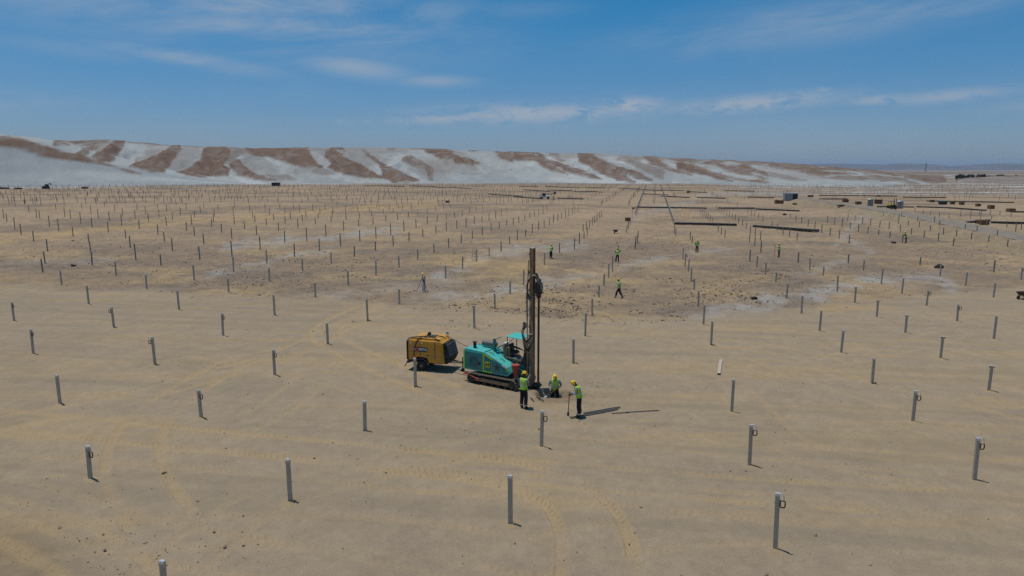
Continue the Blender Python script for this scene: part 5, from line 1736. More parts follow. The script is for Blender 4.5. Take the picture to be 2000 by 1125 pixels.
# mast: two flanged rails with an open dark slot, cross plates, feed chain, head, rod, hoses
mast_h = height_at(*(rig.location + rotz(RIG_YAW) @ Vector((MX, 0.0, 0)))[:2], 485, 1040)
mast_b = 0.10
mroot = link('mast', None, rig)
mroot.empty_display_size = 0.2
mast = MB()
for s in (-1, 1):
    mast.box((MX, s * 0.105 + 0.02, (mast_b + mast_h) / 2), (0.15, 0.045, mast_h - mast_b))
    mast.box((MX + 0.088, s * 0.100 + 0.02, (mast_b + mast_h) / 2), (0.026, 0.06, mast_h - mast_b))
    mast.box((MX - 0.088, s * 0.092 + 0.02, (mast_b + mast_h) / 2), (0.026, 0.075, mast_h - mast_b))
bpy.data.objects.remove(mroot)
mast_o = mast.build('mast', MAST, rig)
MB().box((MX - 0.03, 0.02, (mast_b + mast_h) / 2), (0.06, 0.165, mast_h - mast_b - 0.1)).build('feed_slot', MAST_DARK, mast_o)
MB().box((MX, 0.02, mast_h + 0.012), (0.24, 0.28, 0.03)).build('top_plate', ZINC, mast_o)
for k in range(8):
    z = 0.5 + k * (mast_h - 0.8) / 7
    MB().box((MX - 0.115, 0.02, z), (0.03, 0.27, 0.12)).build('cross_plate', MAST_DARK, mast_o)
ch = MB()
for k in range(70):
    z = 0.3 + k * (mast_h - 0.5) / 70
    ch.box((MX + 0.04, 0.02, z), (0.03, 0.05, 0.07))
ch.build('feed_chain', DARK, mast_o)
tw = MB().box((MX + 0.17, -0.13, 1.3), (0.03, 0.03, 2.2)).box((MX - 0.12, -0.24, 1.5), (0.05, 0.05, 2.3))
tw.build('side_rail', MAST, mast_o)
# drill head (rotary motor) on the front of the mast
hz = 5.35
hx = MX + 0.38
hd_ = MB().box((MX + 0.27, 0.02, hz), (0.16, 0.40, 0.60), bevel=0.03)
hd_.box((hx, 0.02, hz - 0.02), (0.30, 0.34, 0.62), bevel=0.04)
hd_.lathe([(0.10, -0.50), (0.13, -0.45), (0.13, -0.25), (0.16, -0.2)], 14, 0, T(hx, 0.02, hz))
ho = hd_.build('drill_head', DARK, rig)
m = MB()
for s in (-0.09, 0.09):
    m.lathe([(0.07, 0.28), (0.075, 0.40), (0.05, 0.46), (0.03, 0.47)], 12, 0, T(hx, 0.02 + s, hz))
m.box((hx + 0.16, 0.02, hz + 0.05), (0.05, 0.26, 0.3), bevel=0.02)
m.build('rotary_motor', GREY, ho, True)
MB().tube([(hx, 0.02, hz - 0.45), (hx, 0.02, 0.02)], 0.055, 12).build('drill_rod', MAST_DARK, rig, True)
MB().box((MX + 0.30, 0.02, 0.22), (0.42, 0.34, 0.12), bevel=0.02).lathe([(0.08, 0.1), (0.12, 0.12), (0.12, 0.36), (0.08, 0.38)], 14, 0, T(hx, 0.02, 0)).build('rod_guide', DARK, rig)
MB().box((MX, 0.02, 0.06), (0.55, 0.55, 0.10), bevel=0.02).build('mast_foot', MAST_DARK, rig)


def hose(pts, r_, material, parent, name='hose'):
    return MB().tube(curve_pts(pts, 8), r_, 7).build(name, material, parent, True)


for k in range(5):
    o_ = 0.05 * k
    hose([(MX + 0.36, -0.13 + o_, hz + 0.42), (MX + 0.24, -0.2 + o_, hz + 0.62 + 0.03 * k), (MX + 0.02, -0.26, hz + 0.5), (MX - 0.10, -0.28 - 0.02 * k, hz + 0.1), (MX - 0.05, -0.28, hz - 0.35 - 0.05 * k), (MX + 0.12, -0.26, hz - 0.5), (MX + 0.32, -0.16, hz - 0.34)], 0.028, HOSE_TAN if k % 2 else HOSE_BLK, rig)
for k in range(6):
    y_ = -0.25 - 0.035 * k
    lowest = 1.95 + 0.16 * k
    hose([(MX + 0.05 + 0.02 * k, -0.22, hz - 0.4), (MX + 0.10, y_, 4.2), (MX + 0.16 + 0.03 * k, y_, 3.1), (MX + 0.12, y_, lowest + 0.25), (MX - 0.12, y_, lowest), (MX - 0.36, y_ + 0.04, lowest + 0.35), (MX - 0.42, y_ + 0.08, 3.1), (MX - 0.34, -0.25, 3.55 - 0.08 * k), (MX - 0.15, -0.22, 3.4)], 0.034, (HOSE_TAN, HOSE_BLK, HOSE_TAN)[k % 3], rig)
for k in range(6):
    hose([(MX - 0.2, -0.25 + 0.05 * k, 2.6), (MX - 0.3, -0.32 + 0.05 * k, 1.7), (MX - 0.25, -0.42 + 0.06 * k, 0.9 + 0.08 * k), (2.95, -0.35 + 0.08 * k, 0.75 + 0.05 * k), (2.55, -0.2 + 0.08 * k, 1.0)], 0.024, (HOSE_BLK, HOSE_BLK, HOSE_TAN)[k % 3], rig)
for k in range(3):
    hose([(1.3, 0.1 * k, 1.9), (1.8, -0.05 + 0.1 * k, 2.12), (2.4, 0.0 + 0.1 * k, 2.02), (2.9, 0.05, 1.95), (3.2, 0.05, 1.8)], 0.022, HOSE_BLK, rig)
hose([(2.9, -0.6, 0.75), (3.05, -0.72, 0.55), (3.3, -0.62, 0.50), (3.5, -0.35, 0.75), (3.45, -0.22, 1.3)], 0.06, HOSE_TAN, rig)
hose([(2.75, -0.62, 0.55), (3.0, -0.75, 0.38), (3.3, -0.6, 0.36), (3.5, -0.3, 0.5)], 0.05, HOSE_TAN, rig)
for k in range(7):
    a_ = 0.9 * k
    hose([(2.35 + 0.06 * k, -0.30 + 0.07 * k, 1.15), (2.55 + 0.05 * k, -0.42 + 0.08 * k, 1.45 + 0.10 * math.sin(a_)), (2.9, -0.30 + 0.07 * k, 1.35 + 0.14 * math.cos(a_)), (3.2, -0.22 + 0.05 * k, 1.9 + 0.12 * k)], 0.018, (HOSE_BLK, HOSE_TAN)[k % 2], rig)
for k in range(4):
    hose([(MX - 0.13, -0.16 + 0.02 * k, mast_h - 0.6 - 0.5 * k), (MX - 0.16 - 0.02 * k, -0.20, 5.0), (MX - 0.15, -0.21 - 0.02 * k, 3.8), (MX - 0.17, -0.18, 2.4)], 0.02, (HOSE_BLK, HOSE_TAN)[k % 2], rig)
# spoil, hose ends and offcuts by the drill hole lie on the sand in front
for k, (a, b) in enumerate((((1036, 778), (1043, 786)), ((1048, 776), (1062, 786)))):
    A, B = P(*a), P(*b)
    m = MB().tube([(0, 0, 0.03), ((B[0] - A[0]) * 0.5, (B[1] - A[1]) * 0.5, 0.05), (B[0] - A[0], B[1] - A[1], 0.03)], 0.025, 6).tube([((B[0] - A[0]) * 0.3, (B[1] - A[1]) * 0.3, 0.04), ((B[0] - A[0]) * 0.3 + 0.06, (B[1] - A[1]) * 0.3, 0.06)], 0.03, 6)
    o = m.build('drill_steel', DARK)
    o.location = (A[0], A[1], A[2])
    tag(o, ('short dark drill steel lying beside the mast foot' if k == 0 else 'longer dark drill steel lying between mast foot and pit'), 'drill steel')

# ------------------------------------------------------------------ compressor trailer
CF = Vector((0.95, -0.31, 0)).normalized()
CY = math.atan2(CF.y, CF.x)
wl_ = P(823, 724.5)
comp = thing('compressor_trailer', 'ochre yellow towable air compressor with black louvres on one wheel pair', 'compressor', (wl_[0], wl_[1], 0), CY)
# local: x forward, y far side; wheel contact at (0,0)
W = 1.45
xr, xf = -0.80, 1.44
body_p = [(xr, 0.62), (-0.42, 0.62), (-0.36, 0.80), (0.36, 0.80), (0.46, 0.52), (xf, 0.50), (xf - 0.10, 1.70), (xf - 0.22, 1.78), (xr + 0.10, 1.78), (xr, 1.70)]
body = MB().prism(body_p, 0.0, W).build('body', YELLOW, comp)
bv = body.modifiers.new('bevel', 'BEVEL')
bv.width = 0.04
bv.segments = 2
bv.limit_method = 'ANGLE'
MB().prism([(xr + 0.05, 1.765), (xf - 0.20, 1.765), (xf - 0.34, 1.90), (xr + 0.30, 1.90)], 0.10, W - 0.10).build('roof_panel', YELLOW, comp)
for pr in ([(-0.74, 0.72), (-0.06, 0.84), (-0.06, 1.68), (-0.74, 1.68)], [(-0.02, 0.84), (0.84, 0.72), (0.84, 1.68), (-0.02, 1.68)], [(0.90, 0.56), (1.34, 0.56), (1.26, 1.66), (0.90, 1.66)]):
    MB().prism(pr, -0.012, 0.01).build('side_door', YELLOW, comp)
for x in (-0.04, 0.87):
    MB().box((x, -0.004, 1.22), (0.022, 0.012, 0.95)).build('door_seam', DARK, comp)
MB().box((xr - 0.05, W / 2, 1.14), (0.14, W - 0.02, 1.12), bevel=0.03).build('rear_guard', BLACK, comp)
# front louvres on the sloped face
fl = MB().prism([(xf + 0.005, 0.52), (xf + 0.10, 0.50), (xf + 0.26, 0.85), (xf + 0.05, 1.66), (xf - 0.075, 1.68)], 0.07, W - 0.05).build('front_guard', BLACK, comp)
for k in range(9):
    z = 0.95 + 0.078 * k
    x = xf + 0.26 - (z - 0.85) * 0.26 + 0.01
    MB().box((x, W / 2, z), (0.035, W - 0.30, 0.020), M=T(x, W / 2, z) @ Matrix.Rotation(R(30), 4, 'Y') @ T(-x, -W / 2, -z)).build('louvre', GREY, fl)
MB().box((0.35, W * 0.45, 1.925), (0.62, 0.62, 0.05), bevel=0.02).build('roof_hatch', GREY, comp)
MB().box((0.30, W * 0.35, 2.06), (0.12, 0.26, 0.22), bevel=0.02, M=T(0.3, W * 0.35, 2.06) @ Matrix.Rotation(R(18), 4, 'Y') @ T(-0.3, -W * 0.35, -2.06)).build('exhaust_flap', BLACK, comp)
for yw in (0.10, W - 0.10):
    tyre = MB().lathe([(0.15, -0.10), (0.26, -0.105), (0.30, -0.07), (0.31, 0.0), (0.30, 0.07), (0.26, 0.105), (0.15, 0.10)], 24, 0, T(0, yw, 0.30) @ Matrix.Rotation(math.pi / 2, 4, 'X')).build('wheel', BLACK, comp, True)
    MB().lathe([(0.03, -0.115), (0.05, -0.125), (0.07, -0.09), (0.15, -0.085), (0.16, -0.105), (0.16, 0.105), (0.15, 0.085), (0.03, 0.115)], 18, 0, T(0, yw, 0.30) @ Matrix.Rotation(math.pi / 2, 4, 'X')).build('rim', GREY, tyre, True)
    pts = [(0.40 * math.cos(a), yw, 0.30 + 0.40 * math.sin(a)) for a in np.linspace(R(8), R(172), 12)]
    m = MB()
    for a, b in zip(pts[:-1], pts[1:]):
        m.add([(a[0], yw - 0.13, a[2]), (b[0], yw - 0.13, b[2]), (b[0], yw + 0.13, b[2]), (a[0], yw + 0.13, a[2]), (a[0] * 1.05, yw - 0.13, 0.30 + (a[2] - 0.30) * 1.05), (b[0] * 1.05, yw - 0.13, 0.30 + (b[2] - 0.30) * 1.05), (b[0] * 1.05, yw + 0.13, 0.30 + (b[2] - 0.30) * 1.05), (a[0] * 1.05, yw + 0.13, 0.30 + (a[2] - 0.30) * 1.05)],
              [(0, 1, 2, 3), (7, 6, 5, 4), (0, 4, 5, 1), (3, 2, 6, 7)])
    m.build('mudguard', GREY, comp)
MB().tube([(0, 0.1, 0.30), (0, W - 0.1, 0.30)], 0.04, 8).build('axle', DARK, comp)
MB().box((0.2, W / 2, 0.52), (2.1, W - 0.2, 0.12)).build('underframe', DARK, comp)
# drawbar with jockey wheel
MB().tube([(xf - 0.2, W / 2 - 0.3, 0.52), (xf + 1.0, W / 2, 0.50), (xf - 0.2, W / 2 + 0.3, 0.52)], 0.05, 6).tube([(xf + 0.95, W / 2, 0.50), (xf + 1.5, W / 2, 0.48)], 0.05, 8).build('drawbar', HOSE_TAN, comp)
MB().tube([(xf + 1.5, W / 2 - 0.07, 0.48), (xf + 1.58, W / 2, 0.48), (xf + 1.5, W / 2 + 0.07, 0.48)], 0.03, 6).build('tow_eye', DARK, comp)
MB().tube([(xf + 0.85, W / 2 - 0.12, 0.85), (xf + 0.85, W / 2 - 0.12, 0.16)], 0.035, 8).build('jockey_leg', GREY, comp, True)
MB().lathe([(0.03, -0.05), (0.11, -0.04), (0.11, 0.04), (0.03, 0.05)], 14, 0, T(xf + 0.85, W / 2 - 0.12, 0.105) @ Matrix.Rotation(math.pi / 2, 4, 'X')).build('jockey_wheel', BLACK, comp, True)
# rental sign: red block then dark block
sg = MB().box((-0.05, -0.020, 1.26), (0.92, 0.012, 0.26)).build('rental_sign', NAVY, comp)
MB().box((-0.34, -0.029, 1.26), (0.34, 0.008, 0.26)).build('red_block', SIGNRED, sg)
text('LO', 0.20, (-0.385, -0.037, 1.26), (math.pi / 2, 0, 0), WHITE, sg, xs=0.85)
text('RENTAL', 0.20, (0.13, -0.031, 1.26), (math.pi / 2, 0, 0), WHITE, sg, xs=0.74)
text('375', 0.10, (0.42, -0.016, 0.93), (math.pi / 2, 0, 0), BLACK, comp, xs=1.1)
for (x, z) in ((-0.62, 1.60), (0.05, 1.62)):
    MB().box((x, -0.018, z), (0.10, 0.010, 0.05)).build('decal', WHITE, comp)
# hoses draped over the top
hose([(xr - 0.08, 0.05, 0.7), (xr - 0.06, 0.0, 1.5), (xr + 0.05, 0.05, 1.85), (-0.3, 0.2, 1.93), (0.2, 0.3, 1.98), (0.6, 0.4, 2.0), (1.1, 0.7, 1.9), (1.35, 0.9, 1.5)], 0.028, HOSE_BLK, comp)
hose([(0.30, 0.30, 2.0), (0.0, 0.12, 1.95), (-0.22, -0.02, 1.74), (-0.36, -0.05, 1.30), (-0.44, -0.06, 0.85)], 0.028, HOSE_BLK, comp)
hose([(0.55, 0.3, 1.98), (0.95, 0.08, 1.9), (1.18, 0.06, 1.70), (1.42, 0.14, 1.2), (1.55, 0.3, 0.8), (1.75, 0.45, 0.62)], 0.026, HOSE_BLK, comp)
MB().box((xr - 0.05, 0.2, 0.45), (0.20, 0.3, 0.12), bevel=0.02).tube([(xr - 0.1, 0.1, 0.45), (xr - 0.2, -0.1, 0.2)], 0.025, 6).build('rear_hitch', DARK, comp)

# loose air hose that links the two machines
cw = Matrix.Translation(comp.location) @ rotz(CY)
rwm = Matrix.Translation(rig.location) @ rotz(RIG_YAW)
pA, pB = cw @ Vector((1.05, W - 0.3, 1.92)), rwm @ Vector((-0.26, 0.1, 1.5))
pm = (pA + pB) / 2 + Vector((0, 0, -0.02))
o = MB().tube(curve_pts([pA, pm, pB], 10), 0.035, 8).build('air_hose', HOSE_TAN, None, True)
tag(o, 'tan air hose running from the compressor roof to the rig', 'hose')
pA, pB = cw @ Vector((1.45, 0.5, 0.80)), rwm @ Vector((-0.28, -0.2, 1.0))
pm = (pA + pB) / 2
o = MB().tube(curve_pts([pA, (pA + pm) / 2 + Vector((0, 0, -0.35)), pm + Vector((0, 0, -0.45)), (pB + pm) / 2 + Vector((0, 0, -0.3)), pB], 8), 0.03, 8).build('air_hose', HOSE_TAN, None, True)
tag(o, 'tan air hose hanging in a low loop between compressor and rig', 'hose')

# ------------------------------------------------------------------ survey tripod, ladder, wheelbarrows
x, y, z = P(826, 569)
tp = thing('survey_tripod', 'white survey receiver on tripod legs with a yellow disc on top', 'survey tripod', (x, y, z))
for k in range(3):
    a = R(200 + 120 * k)
    MB().tube([(0, 0, 1.35), (0.62 * math.cos(a), 0.62 * math.sin(a), 0.0)], [0.03, 0.022], 6).build('leg', DARK, tp)
MB().tube([(0, 0, 0.02), (0, 0, 0.9)], 0.09, 10).build('pole_sleeve', WHITE, tp, True)
MB().tube([(0, 0, 0.85), (0, 0, 1.62)], 0.025, 8).build('centre_pole', GREY, tp, True)
MB().lathe([(0.06, 1.60), (0.15, 1.64), (0.15, 1.70), (0.08, 1.76)], 14).build('receiver', PLATE_Y, tp, True)
x, y, z = P(926, 509)
ld = thing('step_ladder', 'thin grey step ladder leaning open beside a pile', 'ladder', (x, y, z), R(15))
for s in (-0.2, 0.2):
    MB().tube([(s, -0.15, 0), (s * 0.75, 0.1, 1.65)], 0.02, 6).build('rail', ZINC, ld)
    MB().tube([(s * 0.9, 0.45, 0), (s * 0.75, 0.12, 1.6)], 0.016, 6).build('rear_leg', ZINC, ld)
for k in range(5):
    t_ = (k + 0.6) / 5.2
    MB().box((0, -0.15 + 0.25 * t_, 1.65 * t_), (0.38 - 0.1 * t_, 0.07, 0.03)).build('step', ZINC, ld)


def wheelbarrow(loc, rz, label):
    t = thing('wheelbarrow', label, 'wheelbarrow', loc, rz)
    b = MB()
    b.add([(-0.30, -0.22, 0.32), (0.30, -0.22, 0.32), (0.30, 0.22, 0.32), (-0.30, 0.22, 0.32), (-0.48, -0.34, 0.62), (0.55, -0.34, 0.66), (0.55, 0.34, 0.66), (-0.48, 0.34, 0.62)],
          [(0, 3, 2, 1), (0, 1, 5, 4), (1, 2, 6, 5), (2, 3, 7, 6), (3, 0, 4, 7)])
    b.build('tray', DARK, t)
    w = MB().lathe([(0.06, -0.04), (0.17, -0.05), (0.19, 0.0), (0.17, 0.05), (0.06, 0.04)], 16, 0, T(0.62, 0, 0.19) @ Matrix.Rotation(math.pi / 2, 4, 'X')).build('wheel', BLACK, t, True)
    for s in (-1, 1):
        MB().tube([(0.62, s * 0.06, 0.19), (-0.30, s * 0.20, 0.34), (-0.95, s * 0.30, 0.58)], 0.018, 6).build('handle', GREY, t, True)
        MB().tube([(-0.25, s * 0.2, 0.34), (-0.38, s * 0.22, 0.0)], 0.018, 6).build('leg', GREY, t, True)
    return t


wheelbarrow(P(1998, 584), R(200), 'dark wheelbarrow standing on open sand at the foot of the gravel slope')
wheelbarrow(P(1202, 456), R(100), 'dark wheelbarrow seen end on beside the pile rows below the brown crate')

# ------------------------------------------------------------------ far machines, cabins, crates


def crate(px, py, w, h, label, d=None):
    w, h = w * 0.85, h * 0.85
    x, y, z = P(px, py)
    t = thing('pallet_crate', label, 'crate', (x, y, z - 0.03), random.uniform(-0.3, 0.3), 'brown crates of parts')
    d = d or w * 0.8
    MB().box((0, 0, 0.14 + (h - 0.14) / 2), (w, d, h - 0.14), bevel=0.03).build('box', WOODB, t)
    m = MB()
    for s in (-0.42, 0, 0.42):
        m.box((s * w, 0, 0.06), (0.12, d, 0.14))
    m.build('pallet', WOODB, t)
    m = MB()
    for s in (-0.32, 0.0, 0.32):
        m.box((s * w, 0, h + 0.01), (0.10, d * 1.01, 0.025))
        m.box((s * w, -d / 2 - 0.008, h / 2 + 0.1), (0.10, 0.02, h - 0.2))
    m.build('batten', RUST, t)


crate(1226, 432, 1.25, 0.95, 'brown crate standing alone below the railed pile rows')
CR = [(874, 396, 1.6, 0.9, 'brown crate alone among thin piles left of the telehandler'), (1517, 398, 1.5, 1.5, 'tall brown crate, left of the pair before the grey cabin'), (1526, 398, 1.4, 1.4, 'tall brown crate, right of the pair before the grey cabin'),
      (1552, 400, 1.5, 0.7, 'low brown crate beyond the tall pair'), (1583, 385, 2.2, 1.0, 'wide brown crate behind the grey cabin'), (1344, 377, 1.6, 1.2, 'brown crate at the end of a far dark stack'),
      (1651, 395, 2.0, 1.2, 'brown crate at the road end beside a dark stack'), (1676, 400, 1.9, 1.3, 'brown crate beside the left portable toilet'), (1715, 398, 2.6, 1.7, 'large brown crate between the two portable toilets'),
      (1642, 403, 2.0, 0.6, 'low rust-brown load lying at the near edge of the road'), (1820, 395, 1.5, 1.0, 'brown crate on the strip beyond the road, behind thin racks'), (1860, 399, 1.5, 1.1, 'brown crate beside the small dark skip'),
      (1878, 400, 1.5, 1.1, 'brown crate right of the small dark skip'), (1910, 403, 1.4, 1.0, 'brown crate at the bend of the broken dark stacks'), (1935, 408, 1.7, 1.3, 'brown crate on end beside the lowest racks'),
      (1974, 414, 2.0, 1.1, 'brown crate against the end of the rightmost dark stack'), (1918, 439, 2.3, 1.2, 'wide tan crate in front of the dark stack by the road'), (1716, 384, 1.5, 0.8, 'brown crate on the farthest dark stack row')]
for c in CR:
    crate(*c)


def cabin(px, py, w, h, d, label, rz, open_door=True, material=CONT, name='site_cabin', cat='cabin'):
    x, y, z = P(px, py)
    t = thing(name, label, cat, (x, y, z - 0.05), rz)
    m = MB().box((0, 0, h / 2), (w, d, h), bevel=0.04)
    for k in range(int(w / 0.3)):
        m.box((-w / 2 + 0.15 + 0.3 * k, -d / 2 - 0.02, h / 2), (0.12, 0.05, h - 0.3))
    m.build('shell', material, t)
    MB().box((0, 0, h + 0.03), (w + 0.1, d + 0.1, 0.08), bevel=0.02).build('roof', material, t)
    if open_door:
        MB().box((w / 2 - w * 0.22, -d / 2 - 0.06, h * 0.48), (w * 0.34, 0.06, h * 0.8)).build('doorway', BLACK, t)  # black panel paints the shade inside the open doorway
    return t


cabin(1543, 391.5, 4.6, 2.6, 2.6, 'grey site cabin with a dark open doorway', R(-6))
cabin(539, 363.2, 5.2, 2.3, 2.4, 'dark blue-black container at the edge of the field below the dunes', 0, False, DARK, 'shipping_container', 'container')
for (px, py, lab) in ((1699.5, 402.5, 'grey portable toilet with pale roof left of the black forklift'), (1757.5, 407.5, 'grey portable toilet with pale roof right of the black forklift')):
    x, y, z = P(px, py)
    t = thing('portable_toilet', lab, 'toilet', (x, y, z - 0.03), R(10))
    MB().box((0, 0, 1.05), (1.15, 1.15, 2.1), bevel=0.05).build('shell', GREY, t)
    MB().prism([(-0.62, 2.08), (0.62, 2.08), (0.50, 2.28), (-0.50, 2.28)], -0.62, 0.62).build('roof', WHITE, t)
    MB().box((0.02, -0.59, 1.0), (0.75, 0.04, 1.85), bevel=0.01).build('door', CONT, t)


def wheel_set(t, xs, ys, r_):
    for x_ in xs:
        for y_ in ys:
            w_ = MB().lathe([(r_ * 0.5, -0.17), (r_ * 0.92, -0.18), (r_, -0.1), (r_, 0.1), (r_ * 0.92, 0.18), (r_ * 0.5, 0.17)], 18, 0, T(x_, y_, r_) @ Matrix.Rotation(math.pi / 2, 4, 'X')).build('wheel', BLACK, t, True)
            MB().lathe([(0.05, -0.185), (r_ * 0.5, -0.175), (r_ * 0.5, 0.175), (0.05, 0.185)], 12, 0, T(x_, y_, r_) @ Matrix.Rotation(math.pi / 2, 4, 'X')).build('rim', GREY, w_, True)


x, y, z = P(1064, 389)
t = thing('telehandler', 'white telehandler with dark wheels standing across a dark stack', 'telehandler', (x, y, z - 0.02), R(-4))
MB().box((0, 0, 0.95), (3.6, 1.5, 0.7), bevel=0.08).build('body', WHITE, t)
MB().box((-0.3, -0.35, 1.75), (1.3, 0.8, 1.0), bevel=0.08).build('cab', BLACK, t)
MB().box((-1.5, 0.2, 1.25), (0.9, 1.0, 0.7), bevel=0.06).build('engine_cover', DARK, t)
MB().tube([(-1.4, 0.35, 2.0), (2.6, 0.35, 1.9), (3.6, 0.35, 2.3)], 0.16, 8).build('boom', DARK, t)
MB().box((3.8, 0.35, 2.4), (0.7, 0.9, 0.9), bevel=0.05).build('tool_head', BLACK, t)
wheel_set(t, (-1.2, 1.3), (-0.75, 0.75), 0.52)
x, y, z = P(1741, 409)
t = thing('forklift', 'black forklift with raised mast standing on the gravel road', 'forklift', (x, y, z - 0.02), R(25))
MB().box((0, 0, 0.85), (2.4, 1.3, 0.8), bevel=0.08).build('body', BLACK, t)
MB().box((-0.2, 0, 2.25), (1.4, 1.2, 0.08), bevel=0.02).build('roof_guard', BLACK, t)
for sx_ in (-0.8, 0.45):
    for sy_ in (-0.5, 0.5):
        MB().tube([(sx_, sy_, 1.2), (sx_, sy_, 2.25)], 0.05, 6).build('roof_post', BLACK, t)
for sy_ in (-0.35, 0.35):
    MB().box((1.35, sy_, 1.6), (0.12, 0.12, 3.0)).build('mast_rail', DARK, t)
    MB().box((1.95, sy_, 0.35), (1.1, 0.12, 0.06)).build('fork', DARK, t)
MB().box((-0.9, 0, 1.3), (0.6, 1.1, 0.5), bevel=0.05).build('counterweight', PLATE_Y, t)
wheel_set(t, (-0.8, 0.8), (-0.62, 0.62), 0.40)
x, y, z = P(1841, 399.5)
t = thing('skip', 'small dark green skip among the crates beyond the road', 'skip', (x, y, z - 0.02), R(5))
MB().prism([(-0.9, 0.1), (0.9, 0.1), (1.2, 1.1), (-1.2, 1.1)], -0.7, 0.7).build('tub', DARK, t)
MB().box((0, 0, 1.12), (2.45, 1.5, 0.06)).build('rim', TEAL_DARK, t)
x, y, z = P(90, 369)
t = thing('loader', 'small dark digger parked on the salt flat below the white slope', 'loader', (x, y, z - 0.02), 0)
MB().box((0, 0, 1.2), (3.2, 1.8, 1.0), bevel=0.1).build('body', BLACK, t)
MB().box((0.6, 0, 2.2), (1.3, 1.4, 1.1), bevel=0.1).build('cab', BLACK, t)
MB().tube([(1.2, 0, 1.6), (2.2, 0, 3.4), (3.0, 0, 3.0)], 0.18, 6).build('arm', BLACK, t)
MB().box((3.1, 0, 2.8), (0.7, 1.0, 0.6), bevel=0.05).build('bucket', BLACK, t)
wheel_set(t, (-1.1, 1.1), (-0.9, 0.9), 0.6)
for (px, py, w_, lab) in ((8, 368.6, 4.5, 'long low dark earth heap at the far left of the salt flat'), (36, 369, 3.2, 'short low dark earth heap beside the long one on the salt flat'), (166, 368, 2.6, 'small dark heap standing on the edge of the salt flat'), (96, 352 + 8, 2.4, 'dark heap under the white slope')):
    x, y, z = P(px, py + 0.5)
    m = MB()
    for k in range(3):
        m.add([tuple(p + np.array([(k - 1) * w_ * 0.4, 0, 0])) for p in stone_verts(w_ * 0.45, 1.0, 0.9)], icf)
    o = m.build('earth_heap', ROCK)
    o.location = (x, y, z + 0.2)
    tag(o, lab, 'earth heap', 'dark heaps on the flat')
# warning flag by the brown crate
x, y, z = P(1231, 432)
t = thing('marker_flag', 'dark red flag on a thin stake beside the brown crate', 'flag', (x + 0.4, y, z))
MB().tube([(0, 0, 0), (0, 0, 3.1)], 0.035, 6).build('stake', GREY, t)
MB().add([(0, 0, 3.1), (-0.05, 0.02, 2.55), (0.55, 0.05, 2.75), (0.6, 0.02, 3.0), (0, 0.02, 3.1), (-0.05, 0.04, 2.55), (0.55, 0.07, 2.75), (0.6, 0.04, 3.0)], [(0, 1, 2, 3), (7, 6, 5, 4), (0, 4, 5, 1), (1, 5, 6, 2), (2, 6, 7, 3), (3, 7, 4, 0)]).build('cloth', REDP, t)

# ------------------------------------------------------------------ trees, houses and pylons beyond the hill's end


def tree(px, py, h, w, i):
    x, y, z = P(px, py)
    z = max(z, 0)
    t = thing('tree', 'dark bushy tree in the far grove at the end of the dunes', 'tree', (x, y, z - 0.1), 0, 'far grove')
    m = MB()
    m.tube([(0, 0, 0), (0.1, 0, h * 0.35), (0.0, 0.1, h * 0.6)], [0.22, 0.16, 0.08], 6)
    for k in range(4):
        a = random.uniform(0, 6.28)
        m.tube([(0.05, 0, h * 0.3), (w * 0.3 * math.cos(a), w * 0.3 * math.sin(a), h * 0.6)], [0.1, 0.04], 5)
    m.build('trunk', BARK, t)
    c = MB()
    h, w = h * random.uniform(0.85, 1.45), w * random.uniform(0.75, 1.05)
    lobes = [(random.uniform(-0.32, 0.32) * w, random.uniform(-0.3, 0.3) * w, h * random.uniform(0.42, 0.82), random.uniform(0.16, 0.30) * w) for _ in range(9)]
    for _ in range(620):
        lx, ly, lz, lr = random.choice(lobes)
        d = Vector((random.gauss(0, 1), random.gauss(0, 1), random.gauss(0, 1))).normalized() * lr * random.uniform(0.5, 1.05)
        p = Vector((lx, ly, lz)) + d
        s = random.uniform(0.28, 0.60)
        a = Vector((random.gauss(0, 1), random.gauss(0, 1), random.gauss(0, 1))).normalized()
        b = a.orthogonal().normalized()
        c.add([p - a * s, p + b * s * 0.6, p + a * s, p - b * s * 0.6], [(0, 1, 2, 3)])
    c.build('crown', LEAF, t)


for i, (px, h, w) in enumerate(((1868, 4.5, 4.0), (1875, 6.0, 5.0), (1883, 6.5, 5.5), (1890, 5.5, 5.0), (1897, 6.0, 5.5), (1905, 5.0, 5.0), (1913, 6.2, 5.5), (1921, 5.5, 4.5), (1927, 6.0, 5.0), (1948, 4.5, 4.5), (1957, 5.0, 5.0), (1986, 5.5, 5.5), (1994, 5.0, 5.0), (2010, 5.5, 5.0))):
    tree(px, 353.2 + 0.4 * math.sin(i * 2.1), h, w, i)
for (px, lab, w_) in ((1937, 'low white farm building between the far trees', 7.0), (1971, 'small pale farm building right of the far grove', 5.0)):
    x, y, z = P(px, 352.4)
    t = thing('farm_building', lab, 'building', (x, y + 6, max(z, 0) - 0.1), R(-20))
    MB().box((0, 0, 1.5), (w_, 4.5, 3.0)).build('wall', WHITE, t)
    MB().prism([(-w_ / 2 - 0.3, 3.0), (w_ / 2 + 0.3, 3.0), (0, 4.2)], -2.5, 2.5).build('roof', GREY, t)
    MB().box((w_ * 0.2, -2.27, 1.1), (1.0, 0.06, 2.1)).build('door', DARK, t)
    MB().box((-w_ * 0.2, -2.27, 1.6), (1.1, 0.06, 0.9)).build('window', BLACK, t)


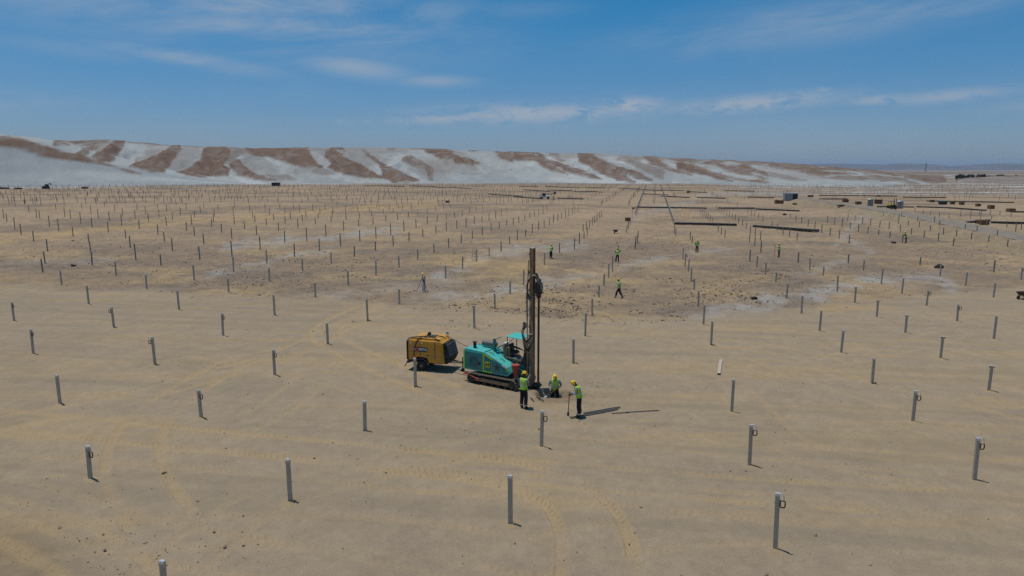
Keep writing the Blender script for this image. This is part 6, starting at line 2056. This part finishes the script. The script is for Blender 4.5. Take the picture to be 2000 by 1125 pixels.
def pylon(px, d, h, label):
    a = math.atan((px - 1000) / F / math.cos(PITCH))
    t = thing('pylon', label, 'pylon', (d * math.sin(a), d * math.cos(a), 0), R(20))
    b0 = h * 0.09
    legs = MB()
    for sx_ in (-1, 1):
        for sy_ in (-1, 1):
            legs.tube([(sx_ * b0, sy_ * b0, -0.5), (sx_ * b0 * 0.22, sy_ * b0 * 0.22, h * 0.72), (sx_ * 0.3, sy_ * 0.3, h)], 0.45, 4)
    n_ = 8
    for k in range(n_):
        z0, z1 = h * 0.72 * k / n_, h * 0.72 * (k + 1) / n_
        r0, r1 = b0 * (1 - 0.78 * k / n_), b0 * (1 - 0.78 * (k + 1) / n_)
        for s in (-1, 1):
            legs.tube([(-r0, s * r0, z0), (r1, s * r1, z1)], 0.22, 4)
            legs.tube([(r0, s * r0, z0), (-r1, s * r1, z1)], 0.22, 4)
    legs.build('lattice', FAR_STEEL, t)
    for z_, w_ in ((0.72, 0.26), (0.86, 0.22), (0.97, 0.16)):
        MB().tube([(-h * w_, 0, h * z_), (0, 0, h * z_ + 1.2), (h * w_, 0, h * z_)], 0.4, 4).tube([(-h * w_, 0, h * z_), (0, 0, h * z_ - 0.8), (h * w_, 0, h * z_)], 0.3, 4).build('cross_arm', FAR_STEEL, t)


pylon(1981, 2300, 36, 'tall lattice power pylon beyond the far grove')
pylon(1785, 3600, 38, 'faint lattice power pylon standing beyond the dune end')

# ------------------------------------------------------------------ haze
hz_m = bpy.data.materials.new('haze_air')
hz_m.use_nodes = True
nt = hz_m.node_tree
nt.nodes.clear()
ho_ = nt.nodes.new('ShaderNodeOutputMaterial')
pv = nt.nodes.new('ShaderNodeVolumePrincipled')
pv.inputs['Color'].default_value = (0.55, 0.74, 0.98, 1)
pv.inputs['Density'].default_value = 0.000055
pv.inputs['Anisotropy'].default_value = 0.0
nt.links.new(pv.outputs[0], ho_.inputs['Volume'])
hb = MB().box((0, 0, 100), (54000, 54000, 204)).build('haze', hz_m)
tag(hb, 'thin pale blue haze over the plain', None, kind='stuff')
